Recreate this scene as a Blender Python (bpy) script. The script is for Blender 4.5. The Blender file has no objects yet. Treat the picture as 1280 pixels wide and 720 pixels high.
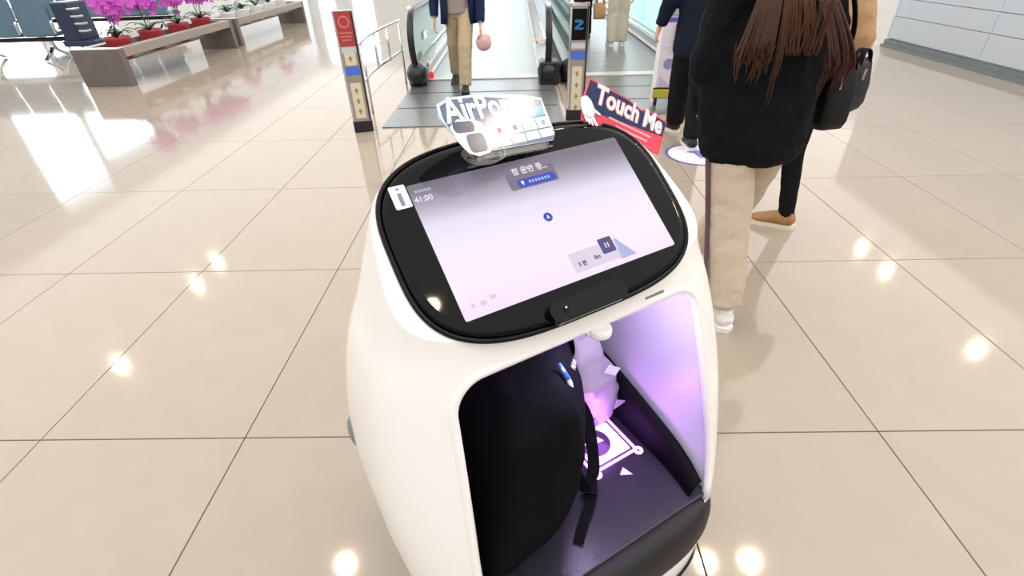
import bpy, bmesh, math, random
from mathutils import Vector, Matrix, Euler, noise as mnoise
from math import sin, cos, pi, radians

scene = bpy.context.scene
col = scene.collection
random.seed(7)

# ------------------------------------------------------------------ camera
cam_data = bpy.data.cameras.new('camera')
cam_data.sensor_width = 36.0
cam_data.lens = 620.0 / 1280.0 * 36.0
cam_data.clip_start = 0.02
cam_data.clip_end = 300
cam = bpy.data.objects.new('camera', cam_data)
col.objects.link(cam)
YAW, PITCH, ROLL = 0.02326, 0.60384, -0.02927
cam.matrix_world = (Matrix.Translation((0, 0, 1.55)) @ Matrix.Rotation(YAW, 4, 'Z')
                    @ Matrix.Rotation(pi / 2 - PITCH, 4, 'X') @ Matrix.Rotation(ROLL, 4, 'Z'))
scene.camera = cam

# ------------------------------------------------------------------ world: bright overcast daylight outside the windows
world = bpy.data.worlds.new('overcast_daylight')
scene.world = world
world.use_nodes = True
bg = world.node_tree.nodes['Background']
bg.inputs[0].default_value = (0.86, 0.94, 1.0, 1)
bg.inputs[1].default_value = 12.0
CEILING_GLOW = 1.82          # even glow of the unseen ceiling, added as fill light
CEILING_H = 7.0

# ------------------------------------------------------------------ exposure
vs = scene.view_settings
vs.view_transform = 'Standard'
vs.look = 'None'
vs.exposure = 0.0
vs.gamma = 1.0
vs.use_curve_mapping = False

# ================================================================== helpers
def lin(c):
    def f(v):
        v = v / 255.0
        return v / 12.92 if v <= 0.04045 else ((v + 0.055) / 1.055) ** 2.4
    return (f(c[0]), f(c[1]), f(c[2]), 1.0)

MATS = {}
def mat(name, rgb, rough=0.5, metal=0.0, noise=0.0, scale=8.0, spec=0.5, bump=0.0, bscale=40.0,
        coat=0.0, emit=None, estr=0.0, rnd=0.0, alpha=1.0, stretch=None, sheen=0.0):
    if name in MATS:
        return MATS[name]
    m = bpy.data.materials.new(name)
    m.use_nodes = True
    nt = m.node_tree
    b = nt.nodes['Principled BSDF']
    c = lin(rgb)
    b.inputs['Base Color'].default_value = c
    b.inputs['Roughness'].default_value = rough
    b.inputs['Metallic'].default_value = metal
    b.inputs['Specular IOR Level'].default_value = spec
    b.inputs['Coat Weight'].default_value = coat
    b.inputs['Coat Roughness'].default_value = 0.05
    b.inputs['Alpha'].default_value = alpha
    if sheen:
        b.inputs['Sheen Weight'].default_value = sheen
    if emit:
        b.inputs['Emission Color'].default_value = lin(emit)
        b.inputs['Emission Strength'].default_value = estr
    tc = None
    if noise or bump or rnd:
        tc = nt.nodes.new('ShaderNodeTexCoord')
        src = tc.outputs['Object']
        if stretch:
            mp = nt.nodes.new('ShaderNodeMapping')
            mp.inputs['Scale'].default_value = stretch
            nt.links.new(src, mp.inputs['Vector'])
            src = mp.outputs['Vector']
    if noise or rnd:
        n = nt.nodes.new('ShaderNodeTexNoise')
        n.inputs['Scale'].default_value = scale
        n.inputs['Detail'].default_value = 6
        nt.links.new(src, n.inputs['Vector'])
        mr = nt.nodes.new('ShaderNodeMapRange')
        mr.inputs['From Min'].default_value = 0.25
        mr.inputs['From Max'].default_value = 0.75
        mr.inputs['To Min'].default_value = 1.0 - noise
        mr.inputs['To Max'].default_value = 1.0 + noise
        nt.links.new(n.outputs['Fac'], mr.inputs['Value'])
        val = mr.outputs['Result']
        if rnd:
            oi = nt.nodes.new('ShaderNodeObjectInfo')
            mr2 = nt.nodes.new('ShaderNodeMapRange')
            mr2.inputs['To Min'].default_value = 1.0 - rnd
            mr2.inputs['To Max'].default_value = 1.0 + rnd
            nt.links.new(oi.outputs['Random'], mr2.inputs['Value'])
            mu = nt.nodes.new('ShaderNodeMath'); mu.operation = 'MULTIPLY'
            nt.links.new(val, mu.inputs[0]); nt.links.new(mr2.outputs['Result'], mu.inputs[1])
            val = mu.outputs[0]
        vm = nt.nodes.new('ShaderNodeVectorMath'); vm.operation = 'SCALE'
        vm.inputs[0].default_value = c[:3]
        nt.links.new(val, vm.inputs['Scale'])
        nt.links.new(vm.outputs['Vector'], b.inputs['Base Color'])
    if bump:
        n2 = nt.nodes.new('ShaderNodeTexNoise')
        n2.inputs['Scale'].default_value = bscale
        n2.inputs['Detail'].default_value = 4
        nt.links.new(src, n2.inputs['Vector'])
        bp = nt.nodes.new('ShaderNodeBump')
        bp.inputs['Strength'].default_value = bump
        bp.inputs['Distance'].default_value = 0.01
        nt.links.new(n2.outputs['Fac'], bp.inputs['Height'])
        nt.links.new(bp.outputs['Normal'], b.inputs['Normal'])
    MATS[name] = m
    return m

def clear_mat(name, tint, amount=0.25, rough=0.03, body=0.0, body_rgb=(255, 255, 255)):
    """thin clear sheet: straight-through transparency plus a fresnel gloss, optional milky body"""
    if name in MATS:
        return MATS[name]
    m = bpy.data.materials.new(name); m.use_nodes = True
    nt = m.node_tree
    for n in list(nt.nodes): nt.nodes.remove(n)
    out = nt.nodes.new('ShaderNodeOutputMaterial')
    tr = nt.nodes.new('ShaderNodeBsdfTransparent'); tr.inputs[0].default_value = lin(tint)
    gl = nt.nodes.new('ShaderNodeBsdfGlossy'); gl.inputs['Roughness'].default_value = rough
    fc = nt.nodes.new('ShaderNodeLayerWeight'); fc.inputs['Blend'].default_value = 0.5
    lw = nt.nodes.new('ShaderNodeMath'); lw.operation = 'POWER'; lw.inputs[1].default_value = 5.0
    nt.links.new(fc.outputs['Facing'], lw.inputs[0])
    mul = nt.nodes.new('ShaderNodeMath'); mul.operation = 'MULTIPLY_ADD'
    mul.inputs[1].default_value = 1.0; mul.inputs[2].default_value = amount * 0.2
    nt.links.new(lw.outputs[0], mul.inputs[0])
    mx = nt.nodes.new('ShaderNodeMixShader')
    nt.links.new(mul.outputs[0], mx.inputs[0])
    first = tr.outputs[0]
    if body:
        df = nt.nodes.new('ShaderNodeBsdfDiffuse'); df.inputs[0].default_value = lin(body_rgb)
        tl = nt.nodes.new('ShaderNodeBsdfTranslucent'); tl.inputs[0].default_value = lin(body_rgb)
        m0 = nt.nodes.new('ShaderNodeMixShader'); m0.inputs[0].default_value = 0.4
        nt.links.new(df.outputs[0], m0.inputs[1]); nt.links.new(tl.outputs[0], m0.inputs[2])
        m1 = nt.nodes.new('ShaderNodeMixShader'); m1.inputs[0].default_value = body
        nt.links.new(tr.outputs[0], m1.inputs[1]); nt.links.new(m0.outputs[0], m1.inputs[2])
        first = m1.outputs[0]
    nt.links.new(first, mx.inputs[1]); nt.links.new(gl.outputs[0], mx.inputs[2])
    nt.links.new(mx.outputs[0], out.inputs[0])
    MATS[name] = m
    return m

def emat(name, rgb, strength):
    if name in MATS: return MATS[name]
    m = bpy.data.materials.new(name); m.use_nodes = True
    nt = m.node_tree
    for n in list(nt.nodes): nt.nodes.remove(n)
    out = nt.nodes.new('ShaderNodeOutputMaterial')
    e = nt.nodes.new('ShaderNodeEmission'); e.inputs[0].default_value = lin(rgb); e.inputs[1].default_value = strength
    nt.links.new(e.outputs[0], out.inputs[0])
    MATS[name] = m
    return m

def tag(o, label=None, cat=None, group=None, kind=None):
    if label: o['label'] = label
    if cat: o['category'] = cat
    if group: o['group'] = group
    if kind: o['kind'] = kind
    return o

def empty(name, loc=(0, 0, 0), rz=0.0):
    o = bpy.data.objects.new(name, None)
    o.empty_display_size = 0.1
    col.objects.link(o)
    o.location = loc
    o.rotation_euler = (0, 0, rz)
    return o

def link(name, me, m=None, parent=None, smooth=False, mx=None):
    o = bpy.data.objects.new(name, me)
    col.objects.link(o)
    if m is not None:
        ms = m if isinstance(m, (list, tuple)) else [m]
        if len(me.materials) == 0:
            for q in ms: me.materials.append(q)
    if smooth:
        for p in me.polygons: p.use_smooth = True
    if parent is not None: o.parent = parent
    if mx is not None: o.matrix_local = mx
    return o

def obj(name, bm, m=None, parent=None, smooth=False, bevel=0.0, seg=2, mx=None):
    if bevel > 0:
        bmesh.ops.bevel(bm, geom=[e for e in bm.edges if len(e.link_faces) == 2 and e.calc_face_angle(0) > 0.5],
                        offset=bevel, segments=seg, affect='EDGES', profile=0.5, clamp_overlap=True)
    bmesh.ops.recalc_face_normals(bm, faces=bm.faces)
    me = bpy.data.meshes.new(name)
    bm.to_mesh(me); bm.free()
    return link(name, me, m, parent, smooth, mx)

def NB(): return bmesh.new()

def box(bm, c, s, rot=None, mi=0):
    r = bmesh.ops.create_cube(bm, size=1.0)
    M = Matrix.Translation(c) @ (rot.to_4x4() if rot is not None else Matrix.Identity(4)) @ Matrix.Diagonal((s[0], s[1], s[2], 1))
    bmesh.ops.transform(bm, matrix=M, verts=r['verts'])
    for v in r['verts']:
        for f in v.link_faces: f.material_index = mi
    return r['verts']

def cyl(bm, c, r, h, axis='Z', seg=20, r2=None):
    M = Matrix.Translation(c)
    if axis == 'X': M = M @ Matrix.Rotation(pi / 2, 4, 'Y')
    if axis == 'Y': M = M @ Matrix.Rotation(pi / 2, 4, 'X')
    bmesh.ops.create_cone(bm, cap_ends=True, segments=seg, radius1=r, radius2=r if r2 is None else r2, depth=h, matrix=M)

def ell(bm, c, s, seg=20, rot=None):
    M = Matrix.Translation(c) @ (rot.to_4x4() if rot is not None else Matrix.Identity(4)) @ Matrix.Diagonal((s[0], s[1], s[2], 1))
    bmesh.ops.create_uvsphere(bm, u_segments=seg, v_segments=max(8, seg * 2 // 3), radius=1.0, matrix=M)

def tube(bm, pts, seg=12, ref=None, closed=False, rect=False):
    """pts: list of (position, r1, r2); r1 lies along the ref-side axis, r2 across"""
    P = [Vector(p[0]) for p in pts]
    n = len(P)
    rings = []
    prev = None
    for i in range(n):
        if closed: t = (P[(i + 1) % n] - P[(i - 1) % n]).normalized()
        else: t = (P[min(i + 1, n - 1)] - P[max(i - 1, 0)]).normalized()
        rv = Vector(ref) if ref is not None else (prev if prev is not None else (Vector((1, 0, 0)) if abs(t.x) < 0.8 else Vector((0, 1, 0))))
        a = (rv - t * rv.dot(t))
        if a.length < 1e-5: a = t.orthogonal()
        a.normalize()
        b = t.cross(a)
        prev = a
        ring = []
        for k in range(seg):
            if rect:
                sx, sy = [(-1, -1), (1, -1), (1, 1), (-1, 1)][k]
                ring.append(bm.verts.new(P[i] + a * sx * pts[i][1] + b * sy * pts[i][2]))
            else:
                th = 2 * pi * k / seg
                ring.append(bm.verts.new(P[i] + a * cos(th) * pts[i][1] + b * sin(th) * pts[i][2]))
        rings.append(ring)
    m = n if closed else n - 1
    for i in range(m):
        A, B = rings[i], rings[(i + 1) % n]
        for k in range(seg):
            bm.faces.new((A[k], A[(k + 1) % seg], B[(k + 1) % seg], B[k]))
    if not closed:
        bm.faces.new(list(reversed(rings[0]))); bm.faces.new(rings[-1])

def strip(bm, pts, hw, ht, ref):
    tube(bm, [(p, hw, ht) for p in pts], seg=4, ref=ref, rect=True)

def prism(bm, poly, z0, z1, plane='XY', mi=0):
    """poly: list of 2D points; extruded along the remaining axis between z0 and z1"""
    def mk(p, z):
        return {'XY': (p[0], p[1], z), 'XZ': (p[0], z, p[1]), 'YZ': (z, p[0], p[1])}[plane]
    a = [bm.verts.new(mk(p, z0)) for p in poly]
    b = [bm.verts.new(mk(p, z1)) for p in poly]
    n = len(poly)
    fs = [bm.faces.new(list(reversed(a))), bm.faces.new(b)]
    for i in range(n):
        fs.append(bm.faces.new((a[i], a[(i + 1) % n], b[(i + 1) % n], b[i])))
    for f in fs: f.material_index = mi

def rrect(w, h, r, n=6, cx=0.0, cy=0.0):
    pts = []
    for (sx, sy, a0) in ((1, -1, -pi / 2), (1, 1, 0), (-1, 1, pi / 2), (-1, -1, pi)):
        for i in range(n + 1):
            a = a0 + (pi / 2) * i / n
            pts.append((cx + sx * (w / 2 - r) + r * cos(a), cy + sy * (h / 2 - r) + r * sin(a)))
    return pts

def smoothpath(pts, n=6):
    P = [Vector(p) for p in pts]
    out = []
    for i in range(len(P) - 1):
        p0 = P[max(i - 1, 0)]; p1 = P[i]; p2 = P[i + 1]; p3 = P[min(i + 2, len(P) - 1)]
        for k in range(n):
            t = k / n
            out.append(0.5 * ((2 * p1) + (-p0 + p2) * t + (2 * p0 - 5 * p1 + 4 * p2 - p3) * t * t + (-p0 + 3 * p1 - 3 * p2 + p3) * t ** 3))
    out.append(P[-1])
    return out

def organic(name, bm, m, parent, voxel=0.01, smooth_it=4, wrinkle=0.0, wscale=0.08, mx=None):
    """fuse overlapping closed tubes and ellipsoids of bm into one continuous smooth surface"""
    bmesh.ops.recalc_face_normals(bm, faces=bm.faces)
    me = bpy.data.meshes.new(name + '_src')
    bm.to_mesh(me); bm.free()
    t = bpy.data.objects.new(name + '_src', me)
    col.objects.link(t)
    r = t.modifiers.new('r', 'REMESH'); r.mode = 'VOXEL'; r.voxel_size = voxel
    s = t.modifiers.new('s', 'SMOOTH'); s.iterations = smooth_it; s.factor = 0.5
    if wrinkle:
        tx = bpy.data.textures.new(name + '_folds', 'CLOUDS'); tx.noise_scale = wscale; tx.noise_depth = 2
        d = t.modifiers.new('d', 'DISPLACE'); d.texture = tx; d.strength = wrinkle; d.mid_level = 0.5
    dg = bpy.context.evaluated_depsgraph_get()
    me2 = bpy.data.meshes.new_from_object(t.evaluated_get(dg))
    me2.name = name
    bpy.data.objects.remove(t); bpy.data.meshes.remove(me)
    me2.materials.clear()
    return link(name, me2, m, parent, True, mx)

def text(name, body, size, m, parent, mx, extrude=0.0004, bold=0.0, align='CENTER'):
    c = bpy.data.curves.new(name, 'FONT')
    c.body = body; c.size = size; c.extrude = extrude; c.offset = bold
    c.align_x = align; c.align_y = 'CENTER'
    c.resolution_u = 3
    t = bpy.data.objects.new(name + '_src', c)
    col.objects.link(t)
    dg = bpy.context.evaluated_depsgraph_get()
    me = bpy.data.meshes.new_from_object(t.evaluated_get(dg))
    bpy.data.objects.remove(t)
    me.name = name
    me.materials.clear()
    return link(name, me, m, parent, False, mx)

def rotzxz(a, b, c):
    return Matrix.Rotation(a, 4, 'Z') @ Matrix.Rotation(b, 4, 'X') @ Matrix.Rotation(c, 4, 'Z')

def copy_tree(o, parent=None):
    c = o.copy(); col.objects.link(c); c.parent = parent
    for ch in o.children: copy_tree(ch, c)
    return c

# ================================================================== materials
M_tile = mat('polished_beige_stone', (164, 152, 138), rough=0.075, noise=0.035, scale=6, rnd=0.025, spec=0.55)
M_grout = mat('dark_grout', (146, 126, 108), rough=0.7)
M_whitewall = mat('white_wall_panel', (188, 195, 204), rough=0.35, noise=0.01)
M_paint = mat('hall_wall_paint', (205, 208, 210), rough=0.6, noise=0.02)
M_seam = mat('panel_joint', (172, 179, 187), rough=0.6)
M_skirt = mat('grey_skirting', (112, 120, 124), rough=0.4)
M_white = mat('white_gloss_shell', (242, 240, 238), rough=0.18, spec=0.5, coat=0.3)
M_wall_in = mat('white_bay_lining', (222, 220, 232), rough=0.3)
M_black = mat('black_gloss_plastic', (8, 8, 11), rough=0.15, spec=0.2)
M_bezel = mat('black_glass', (5, 5, 7), rough=0.04, spec=0.16)
M_rubber = mat('black_rubber', (30, 28, 32), rough=0.5, noise=0.1, scale=60, spec=0.35)
M_traywall = mat('black_tray_wall', (9, 8, 12), rough=0.6, spec=0.15)
M_tray = mat('black_tray_plastic', (44, 41, 52), rough=0.3, noise=0.15, scale=30, bump=0.05, bscale=120)
M_fabric = mat('black_nylon', (7, 7, 10), rough=0.85, noise=0.2, scale=200, bump=0.15, bscale=300, spec=0.1)
M_webbing = mat('black_webbing', (10, 9, 13), rough=0.7, bump=0.3, bscale=500, spec=0.15)
M_steel = mat('brushed_steel', (176, 170, 164), rough=0.32, metal=0.85, noise=0.05, stretch=(1, 1, 40))
M_chrome = mat('chrome', (215, 215, 218), rough=0.12, metal=1.0)
M_dark = mat('dark_metal', (38, 38, 42), rough=0.4, metal=0.3)
M_hand = mat('black_handrail_rubber', (22, 24, 28), rough=0.35)
M_plate = mat('ribbed_steel_plate', (128, 132, 134), rough=0.3, metal=0.55, noise=0.06, scale=4, stretch=(1, 30, 1))
M_belt = mat('pale_walkway_belt', (188, 200, 203), rough=0.4, metal=0.0, noise=0.05, scale=10, stretch=(40, 0.3, 1))
M_beltd = mat('grey_walkway_belt', (142, 146, 148), rough=0.3, metal=0.4, noise=0.05, scale=10, stretch=(40, 0.3, 1))
M_glass = clear_mat('green_tinted_glass', (206, 224, 218), 0.5, 0.03, body=0.16, body_rgb=(190, 212, 206))
M_pane = clear_mat('window_glass', (240, 246, 250), 0.2, 0.02)
M_acryl = clear_mat('clear_acrylic', (244, 244, 240), 0.6, 0.05)
M_film = clear_mat('milky_plastic_film', (235, 232, 240), 0.5, 0.25, body=0.72, body_rgb=(236, 232, 240))
M_wood = mat('brown_planter_board', (108, 100, 96), rough=0.55, noise=0.12, scale=5, stretch=(1, 12, 1))
M_wood2 = mat('grey_planter_rail', (150, 140, 132), rough=0.5, noise=0.1, scale=5, stretch=(1, 12, 1))
M_redpot = mat('red_pot_wrap', (160, 46, 52), rough=0.45, noise=0.12, scale=30)
M_whitepot = mat('white_pot', (228, 232, 230), rough=0.35)
M_leaf = mat('orchid_leaf', (52, 84, 56), rough=0.4, noise=0.2, scale=20)
M_petal = mat('magenta_orchid_petal', (196, 74, 190), rough=0.5, noise=0.12, scale=40, sheen=0.3)
M_petal2 = mat('pale_lilac_petal', (202, 150, 200), rough=0.5, noise=0.12, scale=40)
M_seat = mat('steel_blue_seat_vinyl', (84, 112, 130), rough=0.35, noise=0.06)
M_seatd = mat('navy_seat_vinyl', (34, 50, 76), rough=0.4, noise=0.06)
M_cardnavy = mat('navy_print', (30, 48, 88), rough=0.2)
M_cardpink = mat('coral_print', (226, 74, 96), rough=0.3)
M_cardwhite = mat('white_print', (246, 246, 248), rough=0.25)
M_grey = mat('grey_print', (120, 124, 136), rough=0.4)
M_ltgrey = mat('pale_grey_print', (196, 200, 210), rough=0.4)
M_pinkline = mat('pale_pink_print', (250, 170, 180), rough=0.3)
M_skin = mat('skin', (214, 168, 142), rough=0.5, noise=0.04)

# ================================================================== setting
def structure(o):
    o['kind'] = 'structure'
    return o

bm = NB(); box(bm, (-0.5, 18, -0.045), (39, 58, 0.05))
floor = structure(obj('floor', bm, M_grout))
TW, TD, GAP = 0.81, 1.22, 0.0045
X0, Y0 = 1.345, 1.25
bm = NB(); box(bm, (0, 0, -0.0105), (TW - GAP, TD - GAP, 0.021))
tile_proto = obj('floor_tile', bm, M_tile, floor, bevel=0.0012, seg=1)
inv = cam.matrix_world.inverted()
def in_view(x, y):
    for dx in (-0.4, 0.4):
        for dy in (-0.6, 0.6):
            p = inv @ Vector((x + dx, y + dy, 0))
            if p.z < -0.05:
                u = 640 - 620 * p.x / p.z; v = 360 + 620 * p.y / p.z
                if -30 < u < 1310 and -10 < v < 750: return True
    return False
near, rest = [], []
for i in range(-23, 21):
    for j in range(-6, 37):
        x = X0 + (i + 0.5) * TW; y = Y0 + (j + 0.5) * TD
        if in_view(x, y) and y < 15: near.append((math.hypot(x, y), x, y))
        else: rest.append((x, y))
near.sort()
for k, (d, x, y) in enumerate(near):
    if k < 300:
        t = tile_proto if k == 0 else tile_proto.copy()
        if k: col.objects.link(t)
        t.location = (x, y, 0)
    else: rest.append((x, y))
bm = NB()
for (x, y) in rest:
    a, b = (TW - GAP) / 2, (TD - GAP) / 2
    vs4 = [bm.verts.new((x + sx * a, y + sy * b, 0)) for sx, sy in ((-1, -1), (1, -1), (1, 1), (-1, 1))]
    vb = [bm.verts.new((v.co.x, v.co.y, -0.02)) for v in vs4]
    bm.faces.new(vs4)
    for q in range(4): bm.faces.new((vs4[q], vb[q], vb[(q + 1) % 4], vs4[(q + 1) % 4]))
ft = obj('distant_tiles', bm, M_tile, floor); ft['kind'] = 'stuff'

M_ceil = emat('ceiling_fill_glow', (255, 252, 248), CEILING_GLOW)  # unseen ceiling made to emit, for soft light over the whole hall
bm = NB(); box(bm, (-0.5, 18, CEILING_H + 0.1), (39, 58, 0.1))
structure(obj('ceiling', bm, M_ceil))

# back wall and far right wall
bm = NB(); box(bm, (-0.5, -9.5, 3.5), (39, 0.2, 7.1)); structure(obj('wall_back', bm, M_paint))
bm = NB(); box(bm, (18.6, 18, 3.5), (0.2, 58, 7.1)); structure(obj('wall_right', bm, M_paint))

# walls with real window openings: solid strips around the holes
def wall_with_holes(name, axis, pos, lo, hi, top, holes):
    bm = NB()
    def add(a0, a1, z0, z1):
        if a1 - a0 < 1e-4 or z1 - z0 < 1e-4: return
        c = ((a0 + a1) / 2, (z0 + z1) / 2); s = (a1 - a0, z1 - z0)
        if axis == 'X': box(bm, (pos, c[0], c[1]), (0.25, s[0], s[1]))
        else: box(bm, (c[0], pos, c[1]), (s[0], 0.25, s[1]))
    cur = lo
    for (a0, a1, z0, z1) in sorted(holes):
        add(cur, a0, 0, top); add(a0, a1, 0, z0); add(a0, a1, z1, top); cur = a1
    add(cur, hi, 0, top)
    return structure(obj(name, bm, M_paint))
LW = [(16.9, 19.7, 0.15, 6.5), (19.85, 23.4, 0.15, 5.3)]
wall_with_holes('wall_left', 'X', -17.2, -9.5, 47, 7.05, LW)
FW = [(-16.4, -14.9, 0.3, 6.0), (-13.6, -11.8, 0.3, 6.0), (-5.2, -1.2, 0.3, 6.0), (0.4, 4.5, 0.3, 6.0), (8, 12, 0.3, 6.0)]
wall_with_holes('wall_far', 'Y', 46.9, -19.9, 18.6, 7.05, FW)
wn = 0
def window(axis, pos, a0, a1, z0, z1):
    global wn
    wn += 1
    root = structure(empty('window_%d' % wn, (pos, (a0 + a1) / 2, z0) if axis == 'X' else ((a0 + a1) / 2, pos, z0)))
    W = a1 - a0; H = z1 - z0
    rz = pi / 2 if axis == 'X' else 0
    root.rotation_euler = (0, 0, rz)
    bm = NB()
    for s in (-1, 1): box(bm, (s * (W / 2 - 0.04), 0, H / 2), (0.08, 0.12, H))
    for z in (0.04, H - 0.04): box(bm, (0, 0, z), (W, 0.12, 0.08))
    box(bm, (0, 0, H * 0.55), (W, 0.1, 0.06))
    obj('window_frame', bm, M_ltgrey, root)
    for s in (-1, 1):
        for (q0, q1) in ((0.08, H * 0.55 - 0.03), (H * 0.55 + 0.03, H - 0.08)):
            bm = NB(); box(bm, (s * (W / 4 - 0.02), 0, (q0 + q1) / 2), (W / 2 - 0.06, 0.02, q1 - q0))
            obj('pane', bm, M_pane, root)
for h in LW: window('X', -17.2, *h)
for h in FW: window('Y', 46.9, *h)

# white panelled partition at the right, with its skirting
PX = 6.22
root = structure(empty('wall_partition', (PX, 7.0, 0)))
bm = NB(); box(bm, (0.09, -1.0, 1.25), (0.14, 6.56, 2.3)); obj('core', bm, M_seam, root)
zs = [0.13, 0.45, 0.70, 1.2, 1.7, 2.2, 2.45]
for i in range(len(zs) - 1):
    for (b0, b1) in ((-4.3, -1.9), (-1.9, 0.3), (0.3, 2.28)):
        bm = NB()
        box(bm, (0.01, (b0 + b1) / 2, (zs[i] + zs[i + 1]) / 2), (0.04, b1 - b0 - 0.006, zs[i + 1] - zs[i] - 0.008))
        obj('wall_panel', bm, M_whitewall, root)
    bm = NB(); box(bm, (0.09, 2.30, (zs[i] + zs[i + 1]) / 2), (0.2, 0.03, zs[i + 1] - zs[i] - 0.008)); obj('wall_panel', bm, M_whitewall, root)
bm = NB(); box(bm, (0.05, -1.0, 0.055), (0.16, 6.62, 0.11)); box(bm, (0.03, -1.0, 0.02), (0.20, 6.62, 0.04))
b = structure(obj('baseboard_right', bm, M_skirt, None)); b.location = (PX, 7.0, 0)

# ceiling downlights (their reflections are the bright dots on the floor)
M_lamp = emat('downlight_lens', (255, 232, 200), 200.0)
def downlight(x, y, label, r=0.115):
    root = empty('ceiling_downlight', (x, y, CEILING_H - 0.012))
    tag(root, label, 'downlight', 'ceiling downlights')
    bm = NB()
    tube(bm, [((cos(2 * pi * k / 24) * (r + 0.03), sin(2 * pi * k / 24) * (r + 0.03), 0.02), 0.03, 0.02) for k in range(24)], seg=8, closed=True, ref=(0, 0, 1))
    obj('trim_ring', bm, M_chrome, root, True)
    bm = NB(); cyl(bm, (0, 0, 0.015), r, 0.015, seg=24); obj('lens', bm, M_lamp, root)
for (x, y, lb, r) in (
        (-10.25, 9.23, 'downlight mirrored nearest of three dots on the floor left of the robot', 0.115),
        (-10.25, 12.9, 'downlight mirrored as middle of three dots on the floor left of the robot', 0.115),
        (-10.25, 14.19, 'downlight mirrored farthest of three dots on the floor left of the robot', 0.115),
        (11.3, 9.37, 'downlight mirrored nearest of three dots on the floor at the right', 0.115),
        (11.3, 13.03, 'downlight mirrored as middle of three dots on the floor at the right', 0.115),
        (11.3, 14.36, 'downlight mirrored farthest of three dots on the floor at the right', 0.115),
        (-3.05, 4.24, 'downlight mirrored at the bottom edge left of the robot base', 0.115),
        (3.74, 4.26, 'downlight mirrored at the bottom edge farther right of the robot base', 0.115),
        (3.0, 4.24, 'downlight mirrored at the bottom edge touching the right of the robot base', 0.115),
        (2.62, -0.63, 'downlight mirrored in the lower left corner of the black screen bezel', 0.115),
        (11.95, 5.62, 'larger downlight glaring off the information card, nearer one', 0.36),
        (11.75, 6.2, 'larger downlight glaring off the information card, farther one', 0.36)):
    downlight(x, y, lb, r)

# ================================================================== the service robot
RLOC, RYAW = (0.054, 0.86, 0.0), radians(31.1)
robot = empty('service_robot', RLOC, RYAW)
tag(robot, 'white egg-shaped luggage robot with tilted touch screen and open black bay', 'robot')
RZ = [.06, .10, .16, .25, .37, .50, .65, .80, .92, 1.0, 1.1, 1.2, 1.27]
RA = [.315, .329, .364, .398, .425, .442, .444, .426, .398, .368, .339, .306, .272]
RF = [-.340, -.352, -.36, -.35, -.325, -.286, -.242, -.196, -.158, -.133, -.126, -.127, -.13]
RB = [.32, .34, .40, .42, .43, .43, .41, .37, .32, .28, .23, .18, .14]
def hermite(xs, ys, x):
    if x <= xs[0]: return ys[0]
    if x >= xs[-1]: return ys[-1]
    for i in range(len(xs) - 1):
        if xs[i] <= x <= xs[i + 1]: break
    def slope(k):
        if k == 0: return (ys[1] - ys[0]) / (xs[1] - xs[0])
        if k == len(xs) - 1: return (ys[-1] - ys[-2]) / (xs[-1] - xs[-2])
        return (ys[k + 1] - ys[k - 1]) / (xs[k + 1] - xs[k - 1])
    h = xs[i + 1] - xs[i]; t = (x - xs[i]) / h
    return ((2 * t ** 3 - 3 * t * t + 1) * ys[i] + (t ** 3 - 2 * t * t + t) * h * slope(i)
            + (-2 * t ** 3 + 3 * t * t) * ys[i + 1] + (t ** 3 - t * t) * h * slope(i + 1))
def body_pt(z, th, grow=0.0):
    a = hermite(RZ, RA, z) + grow; yf = hermite(RZ, RF, z) - grow; yb = hermite(RZ, RB, z) + grow; yc = 0.05
    c, s = cos(th), sin(th)
    e = 4.53 if s < 0 else 2.6
    x = a * math.copysign(abs(c) ** (2 / e), c)
    y = yc + ((yc - yf) if s < 0 else (yb - yc)) * math.copysign(abs(s) ** (2 / e), s)
    return Vector((x, y, z))
def front_y(x, z, grow=0.0):
    a = hermite(RZ, RA, z) + grow; yf = hermite(RZ, RF, z) - grow
    return 0.05 - (0.05 - yf) * max(0.0, 1 - abs(x / a) ** 4.53) ** (1 / 4.53)
def shell(bm, z0, z1, nz, grow=0.0, n=112):
    rings = []
    for i in range(nz + 1):
        z = z0 + (z1 - z0) * i / nz
        rings.append([bm.verts.new(body_pt(z, 2 * pi * (k + 0.5) / n, grow)) for k in range(n)])
    for i in range(nz):
        for k in range(n):
            bm.faces.new((rings[i][k], rings[i][(k + 1) % n], rings[i + 1][(k + 1) % n], rings[i + 1][k]))
    bm.faces.new(list(reversed(rings[0]))); bm.faces.new(rings[-1])

TILT = radians(37.9)
SC = Vector((0, 0, 1.115))                       # screen centre
SN = Vector((0, -sin(TILT), cos(TILT)))          # screen normal
SU = Vector((0, cos(TILT), sin(TILT)))           # up along the screen
def S(u, v, off=0.0): return SC + Vector((u, 0, 0)) + SU * v + SN * off
def smx(u, v, off=0.0):
    return Matrix.Translation(S(u, v, off)) @ Matrix.Rotation(TILT, 4, 'X')

bm = NB()
shell(bm, 0.10, 1.262, 58)
bmesh.ops.bisect_plane(bm, geom=bm.verts[:] + bm.edges[:] + bm.faces[:], plane_co=SC - SN * 0.004, plane_no=SN, clear_outer=True)
edges = [e for e in bm.edges if len(e.link_faces) == 1]
bmesh.ops.contextual_create(bm, geom=edges)
cap = max(bm.faces, key=lambda f: len(f.verts) if f.normal.z > -0.5 and f.calc_center_median().z > 0.6 else 0)
bmesh.ops.bevel(bm, geom=list(cap.edges), offset=0.05, segments=8, affect='EDGES', profile=0.5, clamp_overlap=True)
bmesh.ops.recalc_face_normals(bm, faces=bm.faces)
me = bpy.data.meshes.new('shell'); bm.to_mesh(me); bm.free()
me.materials.append(M_white); me.materials.append(M_wall_in)
sh = bpy.data.objects.new('shell_src', me); col.objects.link(sh)
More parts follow.
